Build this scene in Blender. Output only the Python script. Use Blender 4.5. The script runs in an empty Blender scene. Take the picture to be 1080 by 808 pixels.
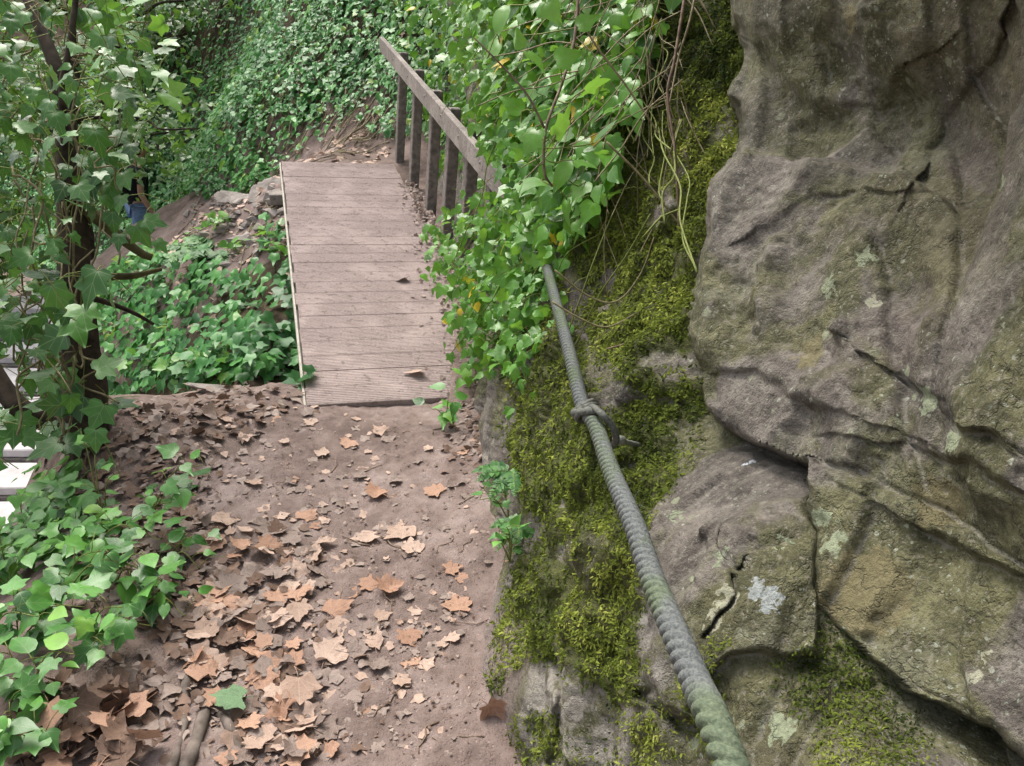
import bpy, math, random
import numpy as np
from mathutils import Matrix, Vector, Euler
rng = np.random.default_rng(7)
random.seed(7)
sc = bpy.context.scene
COL = sc.collection

# ------------------------------------------------------------------ camera
PITCH, ROLL, FPX, EYE = math.radians(24), math.radians(4.5), 831.0, 1.55
_F = np.array([0, math.cos(PITCH), -math.sin(PITCH)])
_R0 = np.array([1., 0, 0]); _U0 = np.array([0, math.sin(PITCH), math.cos(PITCH)])
_R = _R0*math.cos(ROLL)+_U0*math.sin(ROLL); _U = -_R0*math.sin(ROLL)+_U0*math.cos(ROLL)
CAM = np.array([0, 0, EYE])
def ray(px, py):
    px = np.asarray(px, float)[..., None]; py = np.asarray(py, float)[..., None]
    return _F+_R*(px-540)/FPX+_U*(404-py)/FPX
def at(px, py, d):
    """world point seen at a photo pixel, d metres in front of the camera"""
    return CAM+ray(px, py)*np.asarray(d, float)[..., None]
def proj(P):
    d = np.asarray(P)-CAM; z = d@_F
    zz = np.where(np.abs(z) < 1e-6, 1e-6, z)
    return 540+FPX*(d@_R)/zz, 404-FPX*(d@_U)/zz, z
cd = bpy.data.cameras.new('camera'); cam = bpy.data.objects.new('camera', cd); COL.objects.link(cam)
cd.sensor_fit = 'HORIZONTAL'; cd.sensor_width = 36; cd.lens = 36*FPX/1080; cd.clip_start = .02; cd.clip_end = 500
M = Matrix.Identity(4)
for i, v in enumerate((_R, _U, -_F)):
    for j in range(3): M[j][i] = v[j]
M[2][3] = EYE
cam.matrix_world = M
sc.camera = cam

# ------------------------------------------------------------------ noise
def _hash(ix, iy, iz, seed):
    h = (ix.astype(np.int64)*374761393+iy.astype(np.int64)*668265263+iz.astype(np.int64)*2147483647+seed*1274126177) & 0xFFFFFFFF
    h = ((h ^ (h >> 13))*1274126177) & 0xFFFFFFFF
    h = ((h ^ (h >> 16))*2246822519) & 0xFFFFFFFF
    return ((h ^ (h >> 15)) & 0xFFFFFF)/float(0xFFFFFF)
def vnoise(p, seed=0):
    i = np.floor(p).astype(np.int64); f = p-i; f = f*f*f*(f*(f*6-15)+10)
    out = 0
    for dx in (0, 1):
        wx = f[..., 0] if dx else 1-f[..., 0]
        for dy in (0, 1):
            wy = f[..., 1] if dy else 1-f[..., 1]
            for dz in (0, 1):
                wz = f[..., 2] if dz else 1-f[..., 2]
                out = out+wx*wy*wz*_hash(i[..., 0]+dx, i[..., 1]+dy, i[..., 2]+dz, seed)
    return out*2-1
def fbm(p, oct=4, seed=0, gain=.5):
    o = 0; a = 1.; p = np.asarray(p, float)
    for k in range(oct):
        o = o+a*vnoise(p, seed+k*17); p = p*2.03+11.7; a *= gain
    return o
def facets(p, seed=0, k=34.):
    """angular planes: each Voronoi cell carries a tilted plane, blended over a narrow edge"""
    i = np.floor(p).astype(np.int64); ws = np.zeros(p.shape[:-1]); off = ws.copy()
    for dx in (-1, 0, 1):
        for dy in (-1, 0, 1):
            for dz in (-1, 0, 1):
                c = [i[..., 0]+dx, i[..., 1]+dy, i[..., 2]+dz]
                q = [p[..., j]-(c[j]+_hash(*c, seed+j)) for j in range(3)]
                w = np.exp(-k*np.sqrt(q[0]**2+q[1]**2+q[2]**2))
                off += w*(sum(q[j]*(_hash(*c, seed+10+j)*2-1) for j in range(3))+(_hash(*c, seed+20)-.5)*.5); ws += w
    return off/(ws+1e-30)
def lin3(p, seed=0):
    """piecewise-planar noise: flat facets meeting in creases"""
    i = np.floor(p).astype(np.int64); f = p-i; o = np.argsort(-f, axis=-1); fs = np.take_along_axis(f, o, -1)
    w = [1-fs[..., 0], fs[..., 0]-fs[..., 1], fs[..., 1]-fs[..., 2], fs[..., 2]]; c = i.copy(); out = w[0]*_hash(c[..., 0], c[..., 1], c[..., 2], seed)
    for k in range(3):
        c = c+(np.arange(3) == o[..., k:k+1]); out = out+w[k+1]*_hash(c[..., 0], c[..., 1], c[..., 2], seed)
    return out*2-1
def sstep(a, b, x):
    t = np.clip((x-a)/(b-a), 0, 1); return t*t*(3-2*t)
class TPS:
    def __init__(s, pts, smooth=1e-3, scale=1.):
        a = np.array(pts, float); s.s = scale; s.c = a[:, :2]/scale; n = len(a)
        K = s._k(s.c); A = np.zeros((n+3, n+3)); A[:n, :n] = K+smooth*np.eye(n)
        Pm = np.c_[np.ones(n), s.c]; A[:n, n:] = Pm; A[n:, :n] = Pm.T
        s.w = np.linalg.solve(A, np.r_[a[:, 2], 0, 0, 0])
    def _k(s, q):
        d2 = ((q[:, None, :]-s.c[None])**2).sum(-1); return np.where(d2 > 0, .5*d2*np.log(np.maximum(d2, 1e-12)), 0)
    def __call__(s, x, y):
        x = np.asarray(x, float); sh = x.shape; q = np.c_[x.ravel(), np.asarray(y, float).ravel()]/s.s
        o = np.empty(len(q))
        for k in range(0, len(q), 50000):
            b = q[k:k+50000]; o[k:k+50000] = s._k(b)@s.w[:-3]+np.c_[np.ones(len(b)), b]@s.w[-3:]
        return o.reshape(sh)
def inpoly(x, y, poly):
    x = np.asarray(x, float); y = np.asarray(y, float); r = np.zeros(x.shape, bool); n = len(poly)
    for k in range(n):
        (x1, y1), (x2, y2) = poly[k], poly[(k+1) % n]
        if y1 == y2: continue
        r ^= ((y1 > y) != (y2 > y)) & (x < (x2-x1)*(y-y1)/(y2-y1)+x1)
    return r
def segdist(x, y, pl, closed=False):
    d = np.full(np.shape(x), 1e9); sd = np.zeros(np.shape(x))
    n = len(pl)
    for k in range(n if closed else n-1):
        (x1, y1), (x2, y2) = pl[k], pl[(k+1) % n]; ux, uy = x2-x1, y2-y1
        t = np.clip(((x-x1)*ux+(y-y1)*uy)/(ux*ux+uy*uy), 0, 1)
        e = np.hypot(x-x1-t*ux, y-y1-t*uy); s = np.sign(ux*(y-y1)-uy*(x-x1))
        m = e < d; d = np.where(m, e, d); sd = np.where(m, s, sd)
    return d, sd
def polysd(x, y, poly):
    d, _ = segdist(x, y, poly, True); return np.where(inpoly(x, y, poly), d, -d)

# ------------------------------------------------------------------ mesh + object helpers
def tag(o, label=None, cat=None, group=None, kind=None):
    if label: o['label'] = label
    if cat: o['category'] = cat
    if group: o['group'] = group
    if kind: o['kind'] = kind
    return o
def mesh(name, V, F, mat=None, smooth=True, attr=None):
    V = np.asarray(V, np.float32); Fs = F if isinstance(F, list) else [F]
    me = bpy.data.meshes.new(name); me.vertices.add(len(V)); me.vertices.foreach_set('co', V.ravel())
    Fs = [np.asarray(f, np.int32) for f in Fs if len(f)]
    idx = np.concatenate([f.ravel() for f in Fs]); tot = np.concatenate([np.full(len(f), f.shape[1], np.int32) for f in Fs])
    me.loops.add(len(idx)); me.loops.foreach_set('vertex_index', idx)
    me.polygons.add(len(tot)); me.polygons.foreach_set('loop_start', np.r_[0, np.cumsum(tot)[:-1]].astype(np.int32))
    me.polygons.foreach_set('loop_total', tot)
    me.polygons.foreach_set('use_smooth', np.full(len(tot), smooth))
    if attr is not None:
        a = me.attributes.new('lc', 'FLOAT_COLOR', 'POINT'); a.data.foreach_set('color', np.asarray(attr, np.float32).ravel())
    if mat: me.materials.append(mat)
    me.update(); me.validate()
    return me
def obj(name, me, parent=None, loc=None):
    o = bpy.data.objects.new(name, me); COL.objects.link(o)
    if parent is not None: o.parent = parent
    if loc is not None: o.location = [float(v) for v in loc]
    return o
def thing(name, label, cat, loc=(0, 0, 0), group=None):
    o = bpy.data.objects.new(name, None); COL.objects.link(o); o.location = [float(v) for v in loc]; o.empty_display_size = .1
    return tag(o, label, cat, group)
def base_of(root):
    p = np.zeros(3)
    while root is not None: p = p+np.array(root.location); root = root.parent
    return p
def part(name, V, F, mat, parent, smooth=True, attr=None):
    return obj(name, mesh(name, np.asarray(V)-base_of(parent), F, mat, smooth, attr), parent)
def solo(name, V, F, mat, label, cat, loc, group=None, smooth=True, attr=None):
    return tag(obj(name, mesh(name, np.asarray(V)-np.asarray(loc), F, mat, smooth, attr), None, loc), label, cat, group)
def gridF(nu, nv):
    a = np.arange(nu*nv).reshape(nu, nv)
    return np.c_[a[:-1, :-1].ravel(), a[1:, :-1].ravel(), a[1:, 1:].ravel(), a[:-1, 1:].ravel()]
def resample(P, step):
    """smooth curve (Catmull-Rom) through points, evenly spaced"""
    P = np.asarray(P, float); Q = np.vstack([2*P[0]-P[1], P, 2*P[-1]-P[-2]]); out = []
    for k in range(1, len(Q)-2):
        p0, p1, p2, p3 = Q[k-1:k+3]
        for t in np.linspace(0, 1, 14, endpoint=False):
            out.append(.5*(2*p1+(p2-p0)*t+(2*p0-5*p1+4*p2-p3)*t*t+(3*p1-p0-3*p2+p3)*t**3))
    out.append(P[-1]); out = np.array(out); L = np.r_[0, np.cumsum(np.linalg.norm(np.diff(out[:, :3], axis=0), axis=1))]
    n = max(3, int(L[-1]/step)+1); s = np.linspace(0, L[-1], n)
    return np.stack([np.interp(s, L, out[:, k]) for k in range(P.shape[1])], 1)
def frames(C):
    T = np.gradient(C, axis=0); T /= np.linalg.norm(T, axis=1)[:, None]+1e-12
    n = np.cross(T[0], [0, 0, 1.]);
    if np.linalg.norm(n) < .1: n = np.cross(T[0], [1., 0, 0])
    N = np.zeros_like(C); n /= np.linalg.norm(n)
    for k in range(len(C)):
        n = n-(n@T[k])*T[k]; n /= np.linalg.norm(n); N[k] = n
    return T, N, np.cross(T, N)
def tube(C, r, sides=6, rfun=None, cap=True):
    C = np.asarray(C, float); r = np.broadcast_to(np.asarray(r, float), (len(C),)); T, N, B = frames(C)
    th = np.linspace(0, 2*np.pi, sides, endpoint=False); R = r[:, None]*np.ones(sides)
    if rfun is not None: R = R*rfun(C, th)
    V = C[:, None]+R[..., None]*(np.cos(th)[None, :, None]*N[:, None]+np.sin(th)[None, :, None]*B[:, None])
    a = np.arange(len(C)*sides).reshape(len(C), sides); b = np.roll(a, -1, 1)
    F = np.c_[a[:-1].ravel(), b[:-1].ravel(), b[1:].ravel(), a[1:].ravel()]; V = V.reshape(-1, 3)
    if cap:
        n = len(V); V = np.vstack([V, C[0], C[-1]])
        t1 = np.c_[np.full(sides, n), b[0], a[0]]; t2 = np.c_[np.full(sides, n+1), a[-1], b[-1]]
        return V, [F, np.vstack([t1, t2])]
    return V, [F]
def join(parts):
    Vs = []; q = []; t = []; n = 0
    for V, Fs in parts:
        for f in (Fs if isinstance(Fs, list) else [Fs]):
            f = np.asarray(f)
            if len(f): (q if f.shape[1] == 4 else t).append(f+n)
        Vs.append(V); n += len(V)
    return np.vstack(Vs), [np.vstack(z) for z in (q, t) if z]
def box(c, X, Y, Z, bev=0.006):
    """bevelled box: centre, three half-extent vectors"""
    c, X, Y, Z = (np.asarray(v, float) for v in (c, X, Y, Z)); L = [np.linalg.norm(v) for v in (X, Y, Z)]
    b = [min(bev/l, .4) for l in L]; V = []; ids = {}
    for sx in (-1, 1):
        for sy in (-1, 1):
            for sz in (-1, 1):
                for k in range(3):
                    s = [sx, sy, sz]; f = [s[j]*(1 if j == k else 1-b[j]) for j in range(3)]
                    ids[(sx, sy, sz, k)] = len(V); V.append(c+f[0]*X+f[1]*Y+f[2]*Z)
    q = []; t = []
    for k in range(3):
        i, j = (k+1) % 3, (k+2) % 3
        for s in (-1, 1):
            def key(a, bb):
                v = [0, 0, 0]; v[k] = s; v[i] = a; v[j] = bb; return ids[(v[0], v[1], v[2], k)]
            f = [key(-1, -1), key(1, -1), key(1, 1), key(-1, 1)]; q.append(f if s > 0 else f[::-1])
    for k in range(3):
        i, j = (k+1) % 3, (k+2) % 3
        for a in (-1, 1):
            for bb in (-1, 1):
                def key(s, face):
                    v = [0, 0, 0]; v[k] = s; v[i] = a; v[j] = bb; return ids[(v[0], v[1], v[2], face)]
                f = [key(-1, i), key(1, i), key(1, j), key(-1, j)]; q.append(f if a*bb < 0 else f[::-1])
    for sx in (-1, 1):
        for sy in (-1, 1):
            for sz in (-1, 1):
                f = [ids[(sx, sy, sz, k)] for k in range(3)]; t.append(f if sx*sy*sz > 0 else f[::-1])
    return np.array(V), [np.array(q), np.array(t)]

# ------------------------------------------------------------------ leaves
def leaf_template(half, mid, curl=.25, fold=.12, droop=.18):
    """half outline from base to tip (right side), midrib y positions -> verts, tris"""
    half = np.array(half, float); m = len(half); V = []; T = []
    right = [(x, y) for x, y in half]; left = [(-x, y) for x, y in half]
    mids = [(0., y) for y in mid]
    pts = right+left+mids; V = np.array(pts)
    def strip(o, flip):
        # triangulate between outline (o..o+m-1) and midrib by walking both
        i = 0; j = 0; res = []; mo = 2*m
        while i < m-1 or j < len(mid)-1:
            if j == len(mid)-1 or (i < m-1 and half[min(i+1, m-1), 1] <= mid[min(j+1, len(mid)-1)]):
                res.append((mo+j, o+i, o+i+1)); i += 1
            else:
                res.append((mo+j, o+i, mo+j+1)); j += 1
        return [(a, c, b) for a, b, c in res] if flip else res
    T = strip(0, False)+strip(m, True)
    x, y = V[:, 0], V[:, 1]
    z = fold*np.abs(x)-curl*x*x-droop*y*y
    return np.c_[x, y, z], np.array(T)
IVY = leaf_template([(0, .02), (.16, -.1), (.36, -.08), (.47, .06), (.40, .2), (.45, .33), (.58, .5), (.4, .54), (.25, .58), (.17, .76), (.08, .92), (0, 1.03)], [0.02, .2, .42, .62, .82, 1.03])
IVY3 = leaf_template([(0, .0), (.14, -.05), (.3, .0), (.4, .14), (.46, .34), (.32, .45), (.2, .62), (.09, .85), (0, 1.05)], [0, .3, .6, 1.05], droop=.25)
IVYLO = leaf_template([(0, 0), (.3, -.1), (.42, .1), (.5, .42), (.22, .55), (0, 1.)], [0, .4, 1.], droop=.2)
OVATE = leaf_template([(0, 0), (.2, .05), (.34, .25), (.36, .45), (.25, .7), (.1, .92), (0, 1.08)], [0, .25, .5, .75, 1.08], fold=.16)
OVALO = leaf_template([(0, 0), (.32, .22), (.3, .55), (0, 1.08)], [0, .5, 1.08], fold=.2)
PLANE = leaf_template([(0, 0), (.12, -.06), (.3, -.16), (.42, -.1), (.40, .04), (.53, .16), (.64, .40), (.54, .45), (.46, .47), (.4, .56), (.40, .70), (.28, .72), (.2, .78), (.13, .9), (0, 1.06)], [0, .15, .3, .45, .6, .75, .9, 1.06], curl=0, fold=0, droop=0)
def unit(v): return v/(np.linalg.norm(v, axis=-1, keepdims=True)+1e-12)
def scatter(tpls, P, N, T, S, rnd=None):
    """many leaves in one mesh; P,N,T arrays, S sizes; tpls one template or a list picked at random"""
    if isinstance(tpls, tuple): tpls = [tpls]
    n = len(P); pick = rng.integers(0, len(tpls), n); rnd = rng.random(n) if rnd is None else rnd
    N = unit(N); Y = unit(T-(T*N).sum(1)[:, None]*N); X = np.cross(Y, N)
    Vs, Fs, As, off = [], [], [], 0
    for k, (tv, tf) in enumerate(tpls):
        m = np.where(pick == k)[0]
        if not len(m): continue
        cz = rng.uniform(.3, 2.0, len(m))[:, None, None]; sx = rng.uniform(.8, 1.12, len(m))[:, None, None]; tw = rng.normal(0, .25, len(m))[:, None, None]
        l = tv[None]; z = l[..., 2:3]*cz+tw*l[..., 0:1]*l[..., 1:2]
        V = P[m][:, None]+S[m][:, None, None]*(l[..., 0:1]*sx*X[m][:, None]+l[..., 1:2]*Y[m][:, None]+z*N[m][:, None])
        A = np.empty((len(m), len(tv), 4)); A[..., 0] = tv[:, 0]; A[..., 1] = tv[:, 1]; A[..., 2] = rnd[m][:, None]; A[..., 3] = rng.random(len(m))[:, None]
        Vs.append(V.reshape(-1, 3)); As.append(A.reshape(-1, 4))
        Fs.append((tf[None]+(np.arange(len(m))*len(tv))[:, None, None]+off).reshape(-1, 3)); off += len(m)*len(tv)
    return np.vstack(Vs), np.vstack(Fs), np.vstack(As)
def petioles(P, D, L, r=.0011):
    """short curved stalks from P along D (towards the stem)"""
    out = []
    for p, d, l in zip(P, D, L):
        out.append(tube(np.array([p, p+d*l*.5+np.array([0, 0, .12*l]), p+d*l]), r, 3, cap=False))
    return join(out)

# ------------------------------------------------------------------ materials
class NT:
    def __init__(s, name):
        s.m = bpy.data.materials.new(name); s.m.use_nodes = True; s.t = s.m.node_tree; s.t.nodes.clear()
        s.out = s.n('ShaderNodeOutputMaterial')
    def n(s, t, **k):
        nd = s.t.nodes.new(t)
        for a, v in k.items(): setattr(nd, a, v)
        return nd
    def l(s, a, b): s.t.links.new(a, b)
    def put(s, sock, v):
        if hasattr(v, 'is_output'): s.l(v, sock)
        elif isinstance(v, (tuple, list)) and len(v) == 3 and sock.type == 'RGBA': sock.default_value = (*v, 1)
        else: sock.default_value = v
    def math(s, op, a, b=0., clamp=False):
        nd = s.n('ShaderNodeMath', operation=op, use_clamp=clamp); s.put(nd.inputs[0], a)
        if len(nd.inputs) > 1: s.put(nd.inputs[1], b)
        return nd.outputs[0]
    def vmath(s, op, a, b=None):
        nd = s.n('ShaderNodeVectorMath', operation=op); s.put(nd.inputs[0], a)
        if b is not None: s.put(nd.inputs[1], b)
        return nd.outputs['Value'] if op in ('DISTANCE', 'LENGTH', 'DOT_PRODUCT') else nd.outputs['Vector']
    def coord(s): return s.n('ShaderNodeTexCoord').outputs['Object']
    def map(s, v, scale=(1, 1, 1), rot=(0, 0, 0)):
        nd = s.n('ShaderNodeMapping'); s.l(v, nd.inputs[0]); nd.inputs['Scale'].default_value = scale; nd.inputs['Rotation'].default_value = rot
        return nd.outputs[0]
    def noise(s, v, scale, detail=4, rough=.55, dist=0.):
        nd = s.n('ShaderNodeTexNoise'); s.l(v, nd.inputs['Vector']); nd.inputs['Scale'].default_value = scale
        nd.inputs['Detail'].default_value = detail; nd.inputs['Roughness'].default_value = rough; nd.inputs['Distortion'].default_value = dist
        return nd.outputs['Fac']
    def voro(s, v, scale, feature='F1', out='Distance', rand=1.):
        nd = s.n('ShaderNodeTexVoronoi', feature=feature); s.l(v, nd.inputs['Vector']); nd.inputs['Scale'].default_value = scale; nd.inputs['Randomness'].default_value = rand
        return nd.outputs[out]
    def ramp(s, f, stops):
        nd = s.n('ShaderNodeValToRGB'); s.put(nd.inputs[0], f); e = nd.color_ramp.elements
        while len(e) < len(stops): e.new(.5)
        for k, (p, c) in enumerate(stops):
            e[k].position = p; e[k].color = (*c, 1) if isinstance(c, tuple) else (c, c, c, 1)
        return nd.outputs[0]
    def step(s, f, a, b):
        nd = s.n('ShaderNodeMapRange', clamp=True); nd.interpolation_type = 'SMOOTHSTEP'; s.put(nd.inputs[0], f)
        nd.inputs[1].default_value = a; nd.inputs[2].default_value = b; return nd.outputs[0]
    def mix(s, f, a, b, mode='MIX'):
        nd = s.n('ShaderNodeMix', data_type='RGBA', blend_type=mode); s.put(nd.inputs[0], f); s.put(nd.inputs[6], a); s.put(nd.inputs[7], b)
        return nd.outputs[2]
    def bump(s, h, strength=.5, dist=.01, normal=None):
        nd = s.n('ShaderNodeBump'); s.put(nd.inputs['Height'], h); nd.inputs['Strength'].default_value = strength; nd.inputs['Distance'].default_value = dist
        if normal is not None: s.l(normal, nd.inputs['Normal'])
        return nd.outputs[0]
    def bsdf(s, color, rough=.8, normal=None, spec=.3, metal=0., transl=0., tcol=None):
        b = s.n('ShaderNodeBsdfPrincipled'); s.put(b.inputs['Base Color'], color); s.put(b.inputs['Roughness'], rough)
        s.put(b.inputs['Specular IOR Level'], spec); s.put(b.inputs['Metallic'], metal)
        if normal is not None: s.l(normal, b.inputs['Normal'])
        o = b.outputs[0]
        if transl:
            t = s.n('ShaderNodeBsdfTranslucent'); s.put(t.inputs[0], tcol if tcol is not None else color)
            mx = s.n('ShaderNodeMixShader'); s.put(mx.inputs[0], transl); s.l(o, mx.inputs[1]); s.l(t.outputs[0], mx.inputs[2]); o = mx.outputs[0]
        s.l(o, s.out.inputs[0]); return s.m
def leaf_mat(name, stops, rough=.36, spec=.5, transl=.25, tcol=(.16, .32, .04), vein=.0, veincol=(.2, .3, .12)):
    n = NT(name); a = n.n('ShaderNodeAttribute', attribute_name='lc'); sep = n.n('ShaderNodeSeparateColor'); n.l(a.outputs['Color'], sep.inputs[0])
    x, y, r = sep.outputs[0], sep.outputs[1], sep.outputs[2]
    c = n.ramp(r, stops)
    nz = n.noise(n.coord(), 35, 3); c = n.mix(.35, c, n.mix(1., c, n.ramp(nz, [(.3, .55), (.7, 1.5)]), 'MULTIPLY'))
    nrm = None
    if vein:
        ax = n.math('ABSOLUTE', x); w = n.math('LESS_THAN', ax, .014)
        for k, (dx, dy) in enumerate(((.58, .5), (.42, .02), (.3, .72))):
            # distance from the line base->lobe
            L = math.hypot(dx, dy); oy = .0 if k < 2 else .3
            if k == 2: dy -= .3; L = math.hypot(dx, dy)
            cr = n.math('ABSOLUTE', n.math('SUBTRACT', n.math('MULTIPLY', ax, dy/L), n.math('MULTIPLY', n.math('SUBTRACT', y, oy), dx/L)))
            w = n.math('MAXIMUM', w, n.math('LESS_THAN', cr, .010))
        c = n.mix(n.math('MULTIPLY', w, vein), c, veincol)
        nrm = n.bump(n.math('ADD', n.math('MULTIPLY', w, .3), nz), .25, .004)
    tc = n.mix(.55, c, tcol)
    return n.bsdf(c, rough, nrm, spec, transl=transl, tcol=tc)
G1, G2, G3 = (.014, .045, .014), (.04, .11, .028), (.10, .22, .045)
M_ivy = leaf_mat('ivy_leaf', [(0, (.02, .065, .018)), (.45, (.05, .15, .03)), (.85, (.09, .24, .04)), (.97, (.14, .32, .05)), (1, (.4, .36, .05))], vein=.5, spec=.4)
M_ivyfresh = leaf_mat('ivy_leaf_fresh', [(0, (.035, .12, .02)), (.5, (.10, .27, .03)), (.93, (.13, .30, .045)), (.99, (.17, .34, .05)), (1, (.6, .42, .03))], vein=.4, transl=.38, tcol=(.3, .55, .06), rough=.3, spec=.34)
M_cover = leaf_mat('ground_ivy_leaf', [(0, (.022, .085, .025)), (.5, (.065, .21, .055)), (.93, (.12, .32, .08)), (1, (.22, .34, .06))], rough=.36, spec=.22, transl=.3)
M_plant = leaf_mat('sprig_leaf', [(0, (.03, .10, .025)), (.5, (.07, .21, .04)), (.9, (.12, .32, .055)), (1, (.2, .4, .06))], vein=.45, spec=.4)
M_fern = leaf_mat('fern_leaf', [(0, (.03, .1, .03)), (1, (.10, .24, .06))], rough=.5, spec=.3)
M_moss = leaf_mat('moss_frond', [(0, (.022, .036, .010)), (.35, (.095, .125, .022)), (.75, (.21, .25, .042)), (1, (.36, .38, .09))], rough=.85, spec=.1, transl=.25, tcol=(.2, .26, .04))
M_bgleaf = leaf_mat('tree_leaf', [(0, (.04, .1, .025)), (.6, (.09, .2, .04)), (1, (.15, .3, .05))], transl=.4, tcol=(.25, .45, .06))
def dry_mat(name, c1, c2):
    n = NT(name); a = n.n('ShaderNodeAttribute', attribute_name='lc'); sep = n.n('ShaderNodeSeparateColor'); n.l(a.outputs['Color'], sep.inputs[0])
    x, y, r = sep.outputs[0], sep.outputs[1], sep.outputs[2]; co = n.coord()
    oi = n.n('ShaderNodeObjectInfo').outputs['Random']
    f = n.math('FRACT', n.math('ADD', r, oi)); c = n.mix(f, c1, c2)
    c = n.mix(.6, c, n.mix(1., c, n.ramp(n.noise(co, 40, 5, .65), [(.3, .4), (.7, 1.5)]), 'MULTIPLY'))
    c = n.mix(n.math('MULTIPLY', n.step(n.noise(co, 5.5, 4, .6), .52, .66), .5), c, tuple(v*.6 for v in c1))
    ax = n.math('ABSOLUTE', x); w = n.math('LESS_THAN', ax, .018)
    for dx, dy in ((.74, .42), (.42, -.1), (.42, .66)):
        L = math.hypot(dx, dy); w = n.math('MAXIMUM', w, n.math('LESS_THAN', n.math('ABSOLUTE', n.math('SUBTRACT', n.math('MULTIPLY', ax, dy/L), n.math('MULTIPLY', y, dx/L))), .012))
    c = n.mix(n.math('MULTIPLY', w, .22), c, tuple(v*1.35 for v in c2))
    return n.bsdf(c, .62, n.bump(n.noise(co, 60, 3), .3, .004), .25, transl=.12)
M_dry = [dry_mat('dry_leaf_tan', (.36, .25, .19), (.47, .345, .275)), dry_mat('dry_leaf_orange', (.33, .19, .125), (.42, .26, .18)),
         dry_mat('dry_leaf_grey', (.2, .15, .125), (.3, .235, .2)), dry_mat('dry_leaf_brown', (.11, .07, .05), (.19, .12, .085))]
M_green1 = dry_mat('green_fallen_leaf', (.13, .22, .11), (.17, .27, .14))
def stem_mat(name, c1, c2, rough=.75, sc_=60):
    n = NT(name); co = n.coord(); f = n.noise(co, sc_, 4); return n.bsdf(n.ramp(f, [(.3, c1), (.7, c2)]), rough, n.bump(f, .5, .003), .25)
M_stem = stem_mat('ivy_stem', (.11, .10, .045), (.24, .2, .11))
M_gstem = stem_mat('green_stem', (.10, .13, .03), (.2, .22, .06))
M_drystem = stem_mat('dry_stem', (.13, .105, .06), (.32, .27, .17))
M_twig = stem_mat('twig', (.10, .065, .045), (.26, .19, .14))
M_bark = stem_mat('bark', (.018, .014, .010), (.075, .055, .04), .9, 25)
M_barkmoss = stem_mat('mossy_bark', (.05, .045, .02), (.13, .12, .05), .9, 18)
M_root = stem_mat('root_bark', (.07, .055, .045), (.2, .165, .14), .9, 30)
M_birch = stem_mat('pale_bark', (.3, .27, .23), (.6, .55, .5), .8, 10)
def rope_mat():
    n = NT('rope_fibre'); co = n.coord(); f = n.noise(n.map(co, (1, 1, 1)), 300, 3, .6); g = n.noise(co, 7, 4)
    c = n.mix(n.step(g, .42, .62), n.ramp(f, [(.3, (.07, .076, .074)), (.7, (.17, .18, .175))]), n.ramp(f, [(.3, (.065, .085, .055)), (.7, (.145, .175, .11))]))
    return n.bsdf(c, .85, n.bump(f, .6, .002), .2)
M_rope = rope_mat()
M_cord = stem_mat('cord', (.06, .065, .055), (.15, .15, .13), .6, 200)
M_metal = stem_mat('weathered_metal', (.16, .17, .15), (.3, .3, .27), .55, 80)
def dirt_mat(name, dark, mid, light, leaf=0.):
    n = NT(name); co = n.coord(); big = n.noise(co, 1.6, 5, .6); fine = n.noise(co, 38, 6, .7); grit = n.voro(co, 130); med = n.noise(co, 9, 5, .6)
    c = n.ramp(n.math('ADD', n.math('MULTIPLY', big, .45), n.math('ADD', n.math('MULTIPLY', med, .3), n.math('MULTIPLY', fine, .25))), [(.40, dark), (.5, mid), (.62, light)])
    c = n.mix(n.math('MULTIPLY', n.step(fine, .56, .72), .5), c, tuple(v*.45 for v in mid))
    c = n.mix(n.math('MULTIPLY', n.step(n.voro(co, 70), .22, .1), n.math('MULTIPLY', n.step(med, .5, .6), .55)), c, tuple(min(1, v*1.5) for v in light))
    h = n.math('ADD', n.math('MULTIPLY', n.noise(co, 75, 4, .75), .5), n.math('ADD', n.math('MULTIPLY', med, .8), n.math('MULTIPLY', n.step(grit, .1, .5), .3)))
    return n.bsdf(c, .93, n.bump(h, .6, .009), .15)
M_path = dirt_mat('packed_dirt', (.11, .08, .069), (.182, .137, .121), (.275, .22, .2))
M_ground = dirt_mat('forest_soil', (.09, .066, .055), (.155, .116, .1), (.24, .185, .162))
M_hill = dirt_mat('hillside_soil', (.035, .028, .018), (.08, .06, .04), (.16, .12, .085))
def wood_mat(name, c1, c2, axis, grey=.3, groove=0):
    """axis: direction of the grain (object space unit vector rotated to X)"""
    n = NT(name); co = n.map(n.coord(), rot=(0, 0, axis)); st = n.map(co, (2, 40, 40)); f = n.noise(st, 2.2, 5, .6); g = n.noise(n.coord(), 3.2, 5, .6)
    sp = n.noise(n.coord(), 26, 5, .7)
    c = n.ramp(f, [(.28, c1), (.72, c2)]); c = n.mix(n.math('MULTIPLY', n.step(g, .46, .6), .55), c, tuple(v*1.25 for v in c2))
    c = n.mix(n.math('MULTIPLY', n.step(sp, .52, .66), .6), c, tuple(v*.5 for v in c1))
    c = n.mix(n.math('MULTIPLY', n.step(n.noise(n.coord(), 75, 3, .7), .6, .68), .5), c, tuple(min(1, v*1.5) for v in c2))
    return n.bsdf(c, .85, n.bump(n.math('ADD', f, n.math('MULTIPLY', sp, .6)), .5, .006), .2)
HEAD = math.atan2(-.3107, .9505)
M_deck = wood_mat('deck_wood', (.25, .197, .18), (.36, .292, .27), 18.1*math.pi/180)
M_rail = wood_mat('rail_wood', (.15, .13, .115), (.27, .24, .215), (90+18.1)*math.pi/180)
M_post = stem_mat('post_wood', (.10, .088, .078), (.23, .2, .178), .85, 30)
M_edge = stem_mat('pale_edge', (.26, .24, .2), (.42, .39, .33), .7, 25)
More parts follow.
